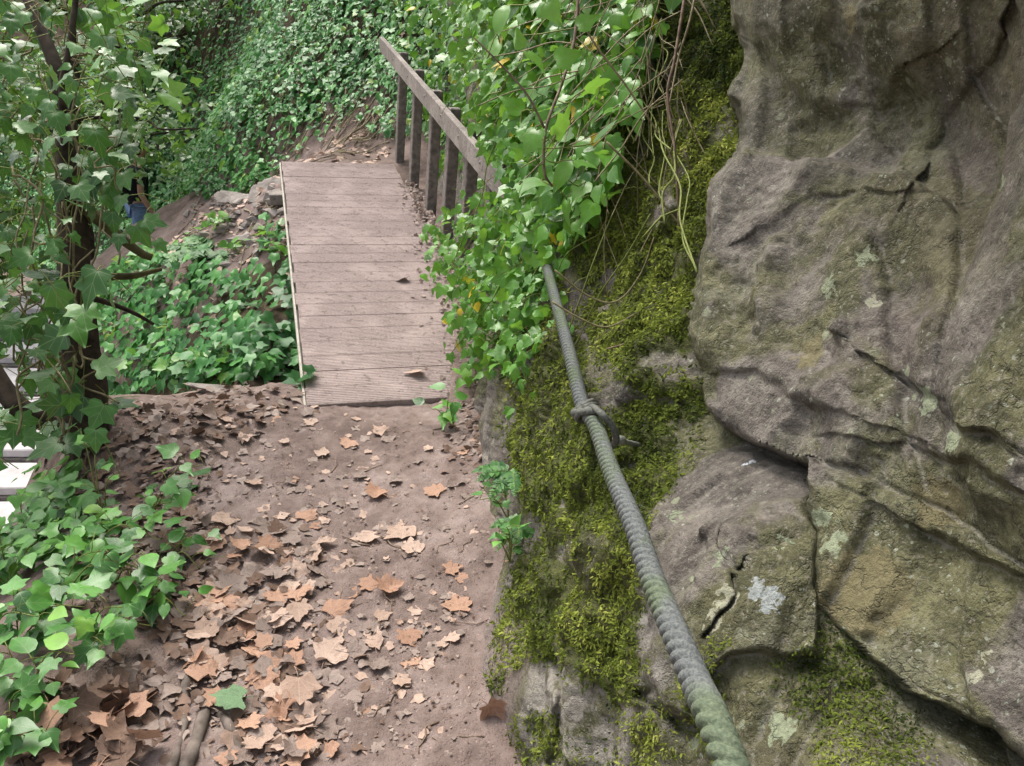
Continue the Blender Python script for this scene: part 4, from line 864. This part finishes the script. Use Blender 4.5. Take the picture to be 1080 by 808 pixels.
# sprigs down the foot of the mossy rock
for x, y, lb, s in ((470, 450, 'dark ivy seedling in the dirt by the end of the deck', (.05, .08)), (500, 410, 'shiny ivy sprig trailing from the bush onto the dirt', (.05, .08)), (530, 590, 'small pale sprig rooted at the base of the mossy rock', (.03, .045)), (520, 545, 'small dark leaved seedling by the fern under the moss', (.03, .05))):
    B = ground_hit(x, y)[0][0]; B = B if x < 515 else on_cliff('B', x+12, y)+np.array([-.01, -.01, 0]); sprig(B, [at(x+dx, y-dy, (B-CAM)@_F-.06) for dx, dy in ((-14, 18), (10, 26), (4, 34))], lb, None, s, nl=4)
def fern(base, fronds, label, L):
    root = thing('fern', label, 'fern', base)
    for a, el in fronds:
        t = np.linspace(0, 1, 22); dr = np.array([math.cos(a), math.sin(a), 0]); C = base+dr*(L*t)[:, None]*math.cos(el)+np.array([0, 0, 1])*(L*(math.sin(el)*t-.55*t**2))[:, None]
        V, F = tube(C, np.linspace(.0016, .0006, 22), 4); vs = [(V, F)]; sd_ = np.array([-dr[1], dr[0], 0]); P = []; T = []; S = []
        for k in range(3, 22):
            for sg in (-1, 1): P.append(C[k]); T.append(sd_*sg+dr*.5); S.append(L*.26*(1-t[k])**.7+L*.02)
        fr = part('frond', V, F, M_gstem, root); V, F, A = scatter(OVALO, np.array(P), np.tile([0, -.3, 1.], (len(P), 1))+rng.normal(0, .15, (len(P), 3)), np.array(T), np.array(S)); part('leaflets', V, F, M_fern, fr, True, A)
fern(on_cliff('B', 545, 492)+[-.02, -.03, 0], [(3.6, .5), (4.2, .3), (3.0, .4), (4.8, .5)], 'small fresh fern growing from the foot of the mossy rock', .14)
fern(on_cliff('B', 548, 545)+[-.02, -.03, 0], [(3.5, .6), (4.1, .2), (4.7, .5)], 'lower small fern at the rock foot beside the dark seedling', .11)
B = ground_hit(222, 272)[0][0]; fern(B, [(3.3, .7), (4., .6), (4.7, .8), (5.4, .7), (2.5, .8)], 'spreading fern on the dirt slope above the gully', .5)

# ------------------------------------------------------------------ rocks, roots, sticks
def rock(c, r, seed, label, sq=(1, 1, .7)):
    u = np.linspace(0, np.pi, 26); v = np.linspace(0, 2*np.pi, 40, endpoint=False); U, W = np.meshgrid(u, v, indexing='ij'); D = np.stack([np.sin(U)*np.cos(W), np.sin(U)*np.sin(W), np.cos(U)], -1)
    r_ = np.random.default_rng(seed); pl = unit(r_.normal(0, 1, (11, 3))); k = (D@pl.T)/r_.uniform(.68, 1., 11); rad = 1/np.maximum(k.max(-1), .55)
    V = D*rad[..., None]*np.array(sq)*r; V = V+unit(V)*(.03*r*fbm(V/r*3, 3, seed))[..., None]; a = np.arange(26*40).reshape(26, 40); b = np.roll(a, -1, 1)
    solo('rock', V.reshape(-1, 3)+c, np.c_[a[:-1].ravel(), a[1:].ravel(), b[1:].ravel(), b[:-1].ravel()], M_stone, label, 'rock', c, 'stones propping the far end of the bridge', False)
for x, y, d, r, sd_, lb in ((264, 216, 7.1, .17, 3, 'squarish grey stone at the edge of the dirt slope'), (286, 214, 6.9, .2, 5, 'broad pale stone wedged under the far end of the bridge'), (300, 236, 6.5, .13, 8, 'small grey stone half hidden by the side of the bridge'), (245, 210, 7.4, .09, 9, 'thin flat stone lying beside the squarish one')):
    rock(at(x, y, d), r, sd_, lb, (1.15, .9, .6))
P = ground_hit(225, 413)[0][0]; rock(P+[0, 0, .01], .07, 12, 'flat grey stone lying in the leaf litter at the gully lip', (1.3, .8, .3))
def ground_line(pts, lift): return np.array([ground_hit(x, y)[0][0]+[0, 0, lift] for x, y in pts])
for pts, r, lb in (([(212, 655), (209, 690), (205, 720), (196, 742)], .011, 'thin dark root crossing the edge of the leaf drift'), ([(222, 730), (217, 760), (208, 790), (196, 830)], .02, 'thick gnarled root at the near end of the path edge'), ([(232, 745), (246, 775), (254, 820)], .014, 'bent root branching beside the thick gnarled one'), ([(196, 740), (188, 780), (176, 830)], .016, 'root half buried next to the curled leaf heap')):
    C = resample(ground_line(pts, 0.0)+[0, 0, .016]+rng.normal(0, .012, (len(pts), 3))*[1, 1, .3], .008); uu = np.linspace(0, 1, len(C)); C[:, 2] -= .035*np.exp(-uu/.08)+.03*np.exp(-(1-uu)/.08); V, F = tube(C, r*(.45+.5*uu)*(1+.6*vnoise(C*26, 5)), 10, lambda c, th: 1+.2*fbm(np.stack([np.cos(th)[None]*2+0*c[:, :1], np.sin(th)[None]*2+0*c[:, :1], c[:, 1:2]*20+0*th[None]], -1), 2, 7)); solo('root', V, F, M_root, lb, 'root', C[0], 'roots at the path edge')
for k in range(26):
    x, y = rng.uniform(225, 520), rng.uniform(450, 800); a = rng.uniform(0, 6.28); L = rng.uniform(.05, .2); p = ground_hit(x, y)[0][0]
    C = p+np.linspace(-.5, .5, 6)[:, None]*L*np.array([math.cos(a), math.sin(a), 0])+rng.normal(0, .006, (6, 3))*[1, 1, 0]; C[:, 2] = path_top(C[:, 0], C[:, 1])+.004
    V, F = tube(C, np.linspace(.0025, .0012, 6)*rng.uniform(.7, 1.4), 5); solo('twig', V, F, M_twig, 'thin dry twig lying on the trodden dirt among the leaves', 'twig', C[0], 'twigs on the dirt path')
ws = []
for k in range(34):
    x, y = rng.uniform(170, 310), rng.uniform(205, 275); p = ground_hit(x, y)[0][0]; a = rng.normal(-.8, .5); L = rng.uniform(.15, .7)
    C = p+np.linspace(-.5, .5, 6)[:, None]*L*np.array([math.cos(a), math.sin(a), 0])+rng.normal(0, .03, (6, 3)); C[:, 2] = H(C[:, 0], C[:, 1])+.012; ws.append(tube(C, rng.uniform(.003, .008), 4))
for k in range(40):
    x, y = rng.uniform(290, 415), rng.uniform(115, 168); p, t = ground_hit(x, y); p = p[0]; a = rng.normal(.9, .4); L = rng.uniform(.2, .6)
    C = p+np.linspace(-.5, .5, 6)[:, None]*L*np.array([-.5, -.45, 0])+rng.normal(0, .05, (6, 3)); C[:, 2] = H(C[:, 0], C[:, 1])+.012; ws.append(tube(C, rng.uniform(.0025, .006), 4))
for k in range(150):
    x, y = rng.uniform(175, 420), rng.uniform(-20, 130); p = ground_hit(x, y)[0][0]; L = rng.uniform(.3, 1.1); t = np.linspace(0, 1, 7)[:, None]
    C = p+t*np.array([-.35, -.45, 0])*L+np.cumsum(rng.normal(0, .03, (7, 3)), 0); C[:, 2] = H(C[:, 0], C[:, 1])+.05+.06*rng.random(); ws.append(tube(C, rng.uniform(.003, .007), 4))
V, F = join(ws); tag(obj('brushwood', mesh('brushwood', V, F, M_drystem)), 'dry sticks and exposed roots littering the far dirt slope', 'brushwood', kind='stuff')

vs_ = []
x, y = poly_sample([(185, 222), (300, 195), (305, 262), (240, 285), (190, 262)], 120); Pq, tq = ground_hit(x, y)
for p in Pq:
    r = rng.gamma(1.6, .018)+.01; d = unit(rng.normal(0, 1, (14, 3)))*rng.uniform(.7, 1.1, (14, 1))*r*np.array([1.2, 1, .7])
    bm_ = bpy.data.meshes.new('t'); import bmesh; b = bmesh.new(); [b.verts.new(v) for v in d]; hull = bmesh.ops.convex_hull(b, input=b.verts); b.verts.ensure_lookup_table(); b.faces.ensure_lookup_table(); b.verts.index_update()
    fs = [[v.index for v in f.verts] for f in b.faces]; vv = np.array([v.co[:] for v in b.verts]); b.free(); bpy.data.meshes.remove(bm_); vs_.append((vv+p, np.array(fs)))
V, F = join(vs_); tag(obj('rubble', mesh('rubble', V, F, M_stone, False)), 'small loose stones on the dirt slope by the far end of the bridge', 'rubble', kind='stuff')
for x, y in ((205, 262), (252, 268), (285, 250), (232, 240), (298, 268)):
    B = ground_hit(x, y)[0][0]; sprig(B, [at(x+dx, y-dy, (B-CAM)@_F-.05) for dx, dy in ((-8, 9), (7, 12), (12, 4), (-12, 3))], 'small green sprig sprouting from the bare dirt slope', 'sprigs on the dirt slope', (.06, .10), M_ivyfresh, nl=3)
# ------------------------------------------------------------------ fallen leaves
def dry_mesh(seed, mat, curl):
    r_ = np.random.default_rng(seed); tv, tf = PLANE; V = tv.copy(); m_ = 15; jl = r_.normal(1, .13, (2, m_)); jl = (jl+np.roll(jl, 1, 1))/2; jl[:, [0, -1]] = 1; V[:30, :2] = (V[:30, :2]-[0, .35])*jl.ravel()[:, None]+[0, .35]; V[:30, :2] += r_.normal(0, .022, (30, 2)); V[[0, 15]] = tv[0]; V[[14, 29]] = tv[14]; V[:15, 0] *= r_.choice([1, 1, .75, .5]); V[:, 1] -= .4
    V[:, 0] *= r_.uniform(.85, 1.1); ph = r_.uniform(0, 6.28, 4)
    # subdivide once for smoother curl
    E = {}; Vl = list(V); Fn = []; L0 = [tuple(v) for v in V]
    def midp(a, b):
        k = (min(a, b), max(a, b))
        if k not in E: E[k] = len(Vl); Vl.append((Vl[a]+Vl[b])/2)
        return E[k]
    for a, b, c in tf:
        ab, bc, ca = midp(a, b), midp(b, c), midp(c, a); Fn += [(a, ab, ca), (ab, b, bc), (ca, bc, c), (ab, bc, ca)]
    V = np.array(Vl); x, y = V[:, 0], V[:, 1]; lc = np.c_[x, y+.4, np.full(len(V), r_.random()), np.ones(len(V))]
    z = curl*(.28*np.sin(x*3+ph[0])*np.cos(y*2.5+ph[1])+.55*(x*math.cos(ph[2])+y*math.sin(ph[2]))**2+.06*np.sin(x*11+ph[3])*np.sin(y*9))+.05*np.abs(x)
    V = np.c_[x, y, z-z.min()]
    st = np.array([[0, -.4, 0], [.03, -.62, .03], [.1, -.85, .02]]); st[:, 2] += V[np.argmin(np.hypot(x, y+.4)), 2]; SV, SF = tube(resample(st, .12), .014, 4); n = len(V)
    V = np.vstack([V, SV]); lc = np.vstack([lc, np.tile([.5, 2., .5, 1], (len(SV), 1))])
    return mesh('fallen_leaf', V, [np.array(Fn)]+[f+n for f in SF], mat, True, lc)
VAR = [[dry_mesh(100*m+k, M_dry[m], c) for k, c in enumerate((.12, .2, .3, .42, .75, .16, .25, .55, .1, .35))] for m in range(4)]
COLN = ['pale tan', 'orange brown', 'dull grey brown', 'dark brown']
def lay(px, py, size, m, label, group, P=None, tilt=.06, me=None, lift=.017, rz=None):
    if P is None: P = ground_hit(px, py)[0][0]
    nn = gnormal(P[0:1], P[1:2])[0]
    o = obj('fallen_leaf', me or VAR[m][rng.integers(0, 10)], None, P+np.array([0, 0, lift]))
    q = Vector(nn+rng.normal(0, tilt, 3)).to_track_quat('Z', 'Y'); o.rotation_mode = 'QUATERNION'
    from mathutils import Quaternion
    o.rotation_quaternion = q @ Quaternion((0, 0, 1), rng.uniform(0, 6.28) if rz is None else rz); o.scale = (size,)*3
    return tag(o, label, 'leaf', group)
HAND = [(259, 465, 20, 0), (368, 472, 20, 1), (402, 459, 22, 0), (411, 468, 20, 2), (341, 481, 20, 0), (268, 513, 22, 0), (399, 524, 34, 1), (457, 522, 26, 1), (327, 549, 28, 1), (286, 564, 30, 2), (418, 565, 42, 0), (436, 581, 32, 0), (343, 579, 26, 0), (313, 590, 28, 0), (477, 604, 22, 1), (488, 614, 16, 1), (482, 642, 32, 1), (388, 622, 26, 1), (411, 625, 30, 1), (295, 633, 34, 1), (359, 648, 34, 1), (356, 665, 30, 0), (397, 681, 32, 0), (432, 677, 28, 1), (350, 691, 40, 0), (400, 708, 26, 2), (452, 706, 24, 0), (377, 692, 30, 2), (272, 695, 46, 1), (293, 710, 46, 3), (370, 745, 28, 2), (240, 645, 44, 1), (345, 777, 36, 2), (327, 449, 16, 0), (385, 571, 30, 0), (405, 655, 22, 0), (318, 520, 18, 2), (300, 470, 14, 0), (440, 490, 12, 2), (380, 505, 20, 2), (262, 668, 40, 1), (283, 748, 34, 2), (262, 786, 36, 2), (300, 790, 34, 0), (245, 700, 30, 3)]
for x, y, s, m in HAND:
    P, t = ground_hit(x, y); lay(x, y, s/FPX*float(t[0])*.8, m, f'{COLN[m]} plane leaf lying singly on the trodden dirt', f'{COLN[m]} leaves on the trodden dirt')
P, t = ground_hit(316, 742); lay(0, 0, .085, 0, 'large pale pinkish leaf topmost in the drift near the thick root', None, P[0], lift=.04)
P, t = ground_hit(243, 750); lay(0, 0, .075, 0, 'single green lobed leaf lying beside the thick root', None, P[0], me=dry_mesh(901, M_green1, .2), lift=.045)
dk = lambda s, r: NL+bd*s+br*r+bu*.006
lay(0, 0, .085, 0, 'pale dry leaf lying alone on the near boards of the footbridge', None, dk(.22, .5), lift=.006)
lay(0, 0, .07, 2, 'small grey leaf on the boards below the ivy bush', None, dk(1.3, .62), lift=.006)
P = on_cliff('B', 535, 597); lay(0, 0, .05, 1, 'small orange leaf caught upright on the moss at the rock foot', None, P, .5)
P = ground_hit(520, 757)[0][0]; lay(0, 0, .06, 1, 'curled rusty leaf standing on edge against the base of the rock', None, P, .9, me=VAR[1][4], lift=.03)
for x, y, s, m, lb in ((300, 700, 0, 0, ''),): pass
drift = [(205, 560), (250, 545), (320, 560), (345, 620), (320, 690), (340, 808), (235, 808), (215, 720), (185, 660)]
x, y = poly_sample(drift, 125)
for a, b in zip(x, y):
    m = int(rng.choice(4, p=[.34, .24, .32, .10])); P, t = ground_hit(a, b); lay(a, b, rng.uniform(.035, .078), m, f'{COLN[m]} leaf in the dead leaf drift along the path edge', f'{COLN[m]} leaves in the drift', P[0], .2, lift=rng.uniform(.012, .03))
x, y = poly_sample([(25, 740), (70, 715), (150, 740), (160, 800), (120, 830), (10, 830)], 40)
for a, b in zip(x, y):
    m = int(rng.choice([1, 3, 3])); P, t = ground_hit(a, b); lay(a, b, rng.uniform(.05, .08), m, f'{COLN[m]} curled leaf in the heap under the bank ivy', f'{COLN[m]} leaves in the heap under the ivy', P[0], .5, lift=rng.uniform(.015, .06))
x, y = poly_sample([(120, 440), (200, 415), (310, 410), (320, 440), (230, 470), (210, 540), (130, 560), (100, 500)], 26)
for a, b in zip(x, y):
    m = int(rng.choice([2, 3, 3, 0])); P, t = ground_hit(a, b); lay(a, b, rng.uniform(.03, .06), m, f'{COLN[m]} leaf in the litter between the tree and the deck', f'{COLN[m]} leaves in the litter by the tree', P[0], .35, lift=rng.uniform(.006, .03))
x, y = poly_sample([(230, 440), (430, 440), (500, 480), (500, 640), (480, 800), (340, 800), (330, 560)], 44)
for a, b in zip(x, y):
    m = int(rng.choice([0, 1, 2, 2])); P, t = ground_hit(a, b); lay(a, b, rng.uniform(.022, .05), m, f'small {COLN[m]} leaf pressed into the trodden dirt', f'small {COLN[m]} leaves pressed into the dirt', P[0], .08, lift=.013)
# crumbled litter too small to count
def litter(poly, n, s, mats):
    x, y = poly_sample(poly, n); x = x+rng.normal(0, 15, n)*(x > 60); P, t = ground_hit(x, y); P = P+[0, 0, .019]; N = unit(gnormal(P[:, 0], P[:, 1])+rng.normal(0, .3, (n, 3)))
    return P, N, rng.normal(0, 1, (n, 3)), rng.uniform(*s, n)
L1 = litter([(205, 430), (330, 430), (520, 450), (520, 600), (490, 800), (200, 808), (190, 560)], 900, (.005, .014), None)
L2 = litter([(60, 440), (210, 405), (320, 400), (325, 430), (240, 460), (220, 560), (190, 680), (100, 640), (60, 560)], 850, (.02, .06), None)
L3 = litter([(200, 600), (320, 560), (360, 700), (340, 808), (0, 808), (20, 730)], 380, (.015, .05), None)
L4 = litter([(470, 380), (520, 400), (530, 480), (510, 520), (480, 470)], 300, (.015, .04), None)
P, N, T, S = (np.concatenate([q[k] for q in (L1, L2, L3, L4)]) for k in range(4))
half = rng.random(len(P)) < .42
for nm, mk_, mt, lb in (('leaf_litter', half, M_dry[2], 'crumbled grey leaf litter scattered over the path and bank'), ('brown_litter', ~half, M_dry[3], 'dark brown crumbled leaf litter under the drift')):
    V, F, A = scatter([OVALO, IVYLO, IVY3], P[mk_], N[mk_], T[mk_], S[mk_]); tag(obj(nm, mesh(nm, V, F, mt, True, A)), lb, 'leaf litter', kind='stuff')
x = rng.uniform(-2.8, -1, 900); y = rng.uniform(5.2, 9.5, 900); P = np.stack([x*1.3, y, H(x*1.3, y)+.015], -1); V, F, A = scatter([OVALO, IVYLO], P, rng.normal(0, .3, (900, 3))+[0, 0, 1], rng.normal(0, 1, (900, 3)), rng.uniform(.03, .08, 900)); tag(obj('slope_litter', mesh('slope_litter', V, F, M_dry[0], True, A)), 'dry leaves strewn over the far dirt slope', 'leaf litter', kind='stuff')
fp_ = litter([(205, 430), (330, 430), (520, 450), (515, 600), (480, 800), (200, 808), (190, 560)], 420, (.012, .042), None)
for nm, mt, sl, lb in (('leaf_flakes', M_dry[0], slice(0, 150), 'pale flakes of broken leaves trodden into the path'), ('grey_leaf_flakes', M_dry[2], slice(150, 420), 'grey flakes of broken leaves trodden into the path')):
    P, N, T, S = (q[sl] for q in fp_); N = unit(N*.3+np.array([0, 0, 1.])); V, F, A = scatter([OVALO, IVYLO, PLANE], P-[0, 0, .004], N, T, S); tag(obj(nm, mesh(nm, V, F, mt, True, A)), lb, 'leaf litter', kind='stuff')
# debris along the cliff side of the deck
n = 1100; s_ = rng.random(n)**1.3*3.2; r_ = BW-np.abs(rng.normal(0, .085, n))*(1.9-s_*.4)+.08; P = NL+s_[:, None]*bd+r_[:, None]*br+bu*(.008+.05*np.clip((r_-BW+.2)/.3, 0, 1)*(1-.75*s_/3.2))[:, None]
V, F, A = scatter([OVALO, IVYLO], P, rng.normal(0, .35, (n, 3))+[0, 0, 1], rng.normal(0, 1, (n, 3)), rng.uniform(.01, .035, n)); tag(obj('deck_litter', mesh('deck_litter', V, F, M_dry[2], True, A)), 'crumbled leaves gathered along the cliff side of the deck', 'leaf litter', kind='stuff')
# soil spilled over the deck's corner
u = np.linspace(0, 1, 60); w = np.linspace(0, 1, 24); Uu, Ww = np.meshgrid(u, w, indexing='ij'); wid = .40*(1-Uu)**2.4+.05
Pp = NL+(Uu*3.0-.12)[..., None]*bd+(BW+.10-wid*(1-Ww)-.0)[..., None]*br; pp3 = Pp*9
Pp = Pp+bu*(-.006+.05*np.sqrt(Ww)*(1-.75*Uu)+.014*fbm(pp3, 3, 171)*sstep(0, .15, Ww))[..., None]
tag(obj('soil', mesh('soil', Pp.reshape(-1, 3), gridF(60, 24), M_ground)), 'dirt washed onto the corner of the deck', 'soil', kind='stuff')

# ------------------------------------------------------------------ walker
def person(base, head_yaw):
    X = unit(np.array([.75, .66, 0])); Y = np.array([-X[1], X[0], 0]); Z = np.array([0, 0, 1.])   # X: walking direction
    root = thing('person', 'person in dark top, cap and blue jeans walking on the lower path behind the tree', 'person', base)
    def skin(name, J, E, R, mat, par, sub=2):
        me_ = bpy.data.meshes.new(name); me_.from_pydata([tuple(X*j[0]+Y*j[1]+Z*j[2]) for j in J], E, []); o = obj(name, me_, par); me_.materials.append(mat)
        md = o.modifiers.new('skin', 'SKIN'); md.use_smooth_shade = True
        for v, r in zip(me_.skin_vertices[0].data, R): v.radius = (r, r)
        me_.skin_vertices[0].data[0].use_root = True
        s_ = o.modifiers.new('sub', 'SUBSURF'); s_.levels = sub; s_.render_levels = sub; return o
    J = [(0, 0, .95), (.02, 0, 1.12), (.05, 0, 1.32), (.07, 0, 1.43), (.1, 0, 1.5), (.13, 0, 1.58), (.14, 0, 1.68), (.06, .17, 1.38), (.02, .23, 1.12), (.12, .22, .90), (.15, .21, .82), (.06, -.17, 1.38), (.0, -.23, 1.12), (.1, -.24, .9), (.13, -.23, .82),
         (0, .09, .9), (.1, .1, .5), (.02, .1, .08), (.12, .1, .04), (0, -.09, .9), (-.06, -.1, .5), (-.2, -.1, .1), (-.1, -.1, .05)]
    E = [(0, 1), (1, 2), (2, 3), (3, 4), (4, 5), (5, 6), (2, 7), (7, 8), (8, 9), (9, 10), (2, 11), (11, 12), (12, 13), (13, 14), (0, 15), (15, 16), (16, 17), (17, 18), (0, 19), (19, 20), (20, 21), (21, 22)]
    R = [.13, .12, .13, .07, .055, .095, .08, .055, .042, .032, .035, .055, .042, .032, .035, .08, .055, .04, .035, .08, .055, .04, .035]
    skin('body', J, E, R, M_skin, root)
    skin('shirt', [(0, 0, .86), (.02, 0, 1.12), (.05, 0, 1.32), (.07, 0, 1.42), (.06, .17, 1.37), (.035, .215, 1.2), (.06, -.17, 1.37), (.02, -.215, 1.2)], [(0, 1), (1, 2), (2, 3), (2, 4), (4, 5), (2, 6), (6, 7)], [.165, .15, .15, .075, .07, .062, .07, .062], M_shirt, root)
    skin('jeans', [(0, 0, .94), (0, .09, .88), (.1, .1, .5), (.02, .1, .1), (0, -.09, .88), (-.06, -.1, .5), (-.2, -.1, .12)], [(0, 1), (1, 2), (2, 3), (0, 4), (4, 5), (5, 6)], [.125, .1, .075, .06, .1, .075, .06], M_jeans, root)
    skin('backpack', [(-.14, 0, 1.05), (-.13, 0, 1.3)], [(0, 1)], [.1, .1], M_shirt, root)
    hd = np.array([.13, 0, 1.58])
    def dot(c, r, nm, mat):
        u = np.linspace(0, np.pi, 7); v = np.linspace(0, 2*np.pi, 10, endpoint=False); U, W = np.meshgrid(u, v, indexing='ij'); D = np.stack([np.sin(U)*np.cos(W), np.sin(U)*np.sin(W), np.cos(U)], -1)*np.array(r)+np.array(c)
        a = np.arange(70).reshape(7, 10); b = np.roll(a, -1, 1); Dw = D[..., 0:1]*X+D[..., 1:2]*Y+D[..., 2:3]*Z
        return part(nm, Dw.reshape(-1, 3)+base, np.c_[a[:-1].ravel(), a[1:].ravel(), b[1:].ravel(), b[:-1].ravel()], mat, root)
    dot((.085, 0, 1.64), (.1, .1, .1), 'hair', M_hair); dot((.135, 0, 1.70), (.125, .108, .075), 'cap', M_shirt); dot((.25, 0, 1.69), (.075, .07, .012), 'cap_brim', M_shirt)
    dot((.235, 0, 1.60), (.03, .016, .025), 'nose', M_skin)
    for s in (-1, 1): dot((.21, s*.035, 1.63), (.012, .014, .01), 'eye', M_hair); dot((.12, s*.095, 1.61), (.025, .015, .035), 'ear', M_skin)
pb = _pp.copy(); pb[2] = H(pb[0], pb[1]); print('person base', pb, proj(pb))
person(pb, 0)

# ------------------------------------------------------------------ light
w = bpy.data.worlds.new('World'); sc.world = w; w.use_nodes = True; nt = w.node_tree; nt.nodes.clear()
sky = nt.nodes.new('ShaderNodeTexSky'); sky.sky_type = 'NISHITA'; sky.sun_disc = False; SE, SR = math.radians(58), math.radians(-42)
sky.sun_elevation = SE; sky.sun_rotation = SR; sky.dust_density = 6; sky.air_density = 1.2
hs = nt.nodes.new('ShaderNodeHueSaturation'); hs.inputs['Saturation'].default_value = .45
bg = nt.nodes.new('ShaderNodeBackground'); bg.inputs[1].default_value = .15; o = nt.nodes.new('ShaderNodeOutputWorld')
nt.links.new(sky.outputs[0], hs.inputs['Color']); nt.links.new(hs.outputs[0], bg.inputs[0]); nt.links.new(bg.outputs[0], o.inputs[0])
ld = bpy.data.lights.new('sun', 'SUN'); ld.energy = 1.5; ld.angle = math.radians(25); ld.color = (1, .95, .88); so = bpy.data.objects.new('sun', ld); COL.objects.link(so)
sdv = Vector((math.sin(SR)*math.cos(SE), math.cos(SR)*math.cos(SE), math.sin(SE))); so.rotation_mode = 'QUATERNION'; so.rotation_quaternion = sdv.to_track_quat('Z', 'Y')
vs = sc.view_settings; vs.view_transform = 'Standard'; vs.look = 'None'; vs.gamma = 1; vs.use_curve_mapping = False; vs.exposure = 1.0
sc.render.engine = 'CYCLES'; sc.cycles.max_bounces = 6; sc.cycles.use_denoising = True
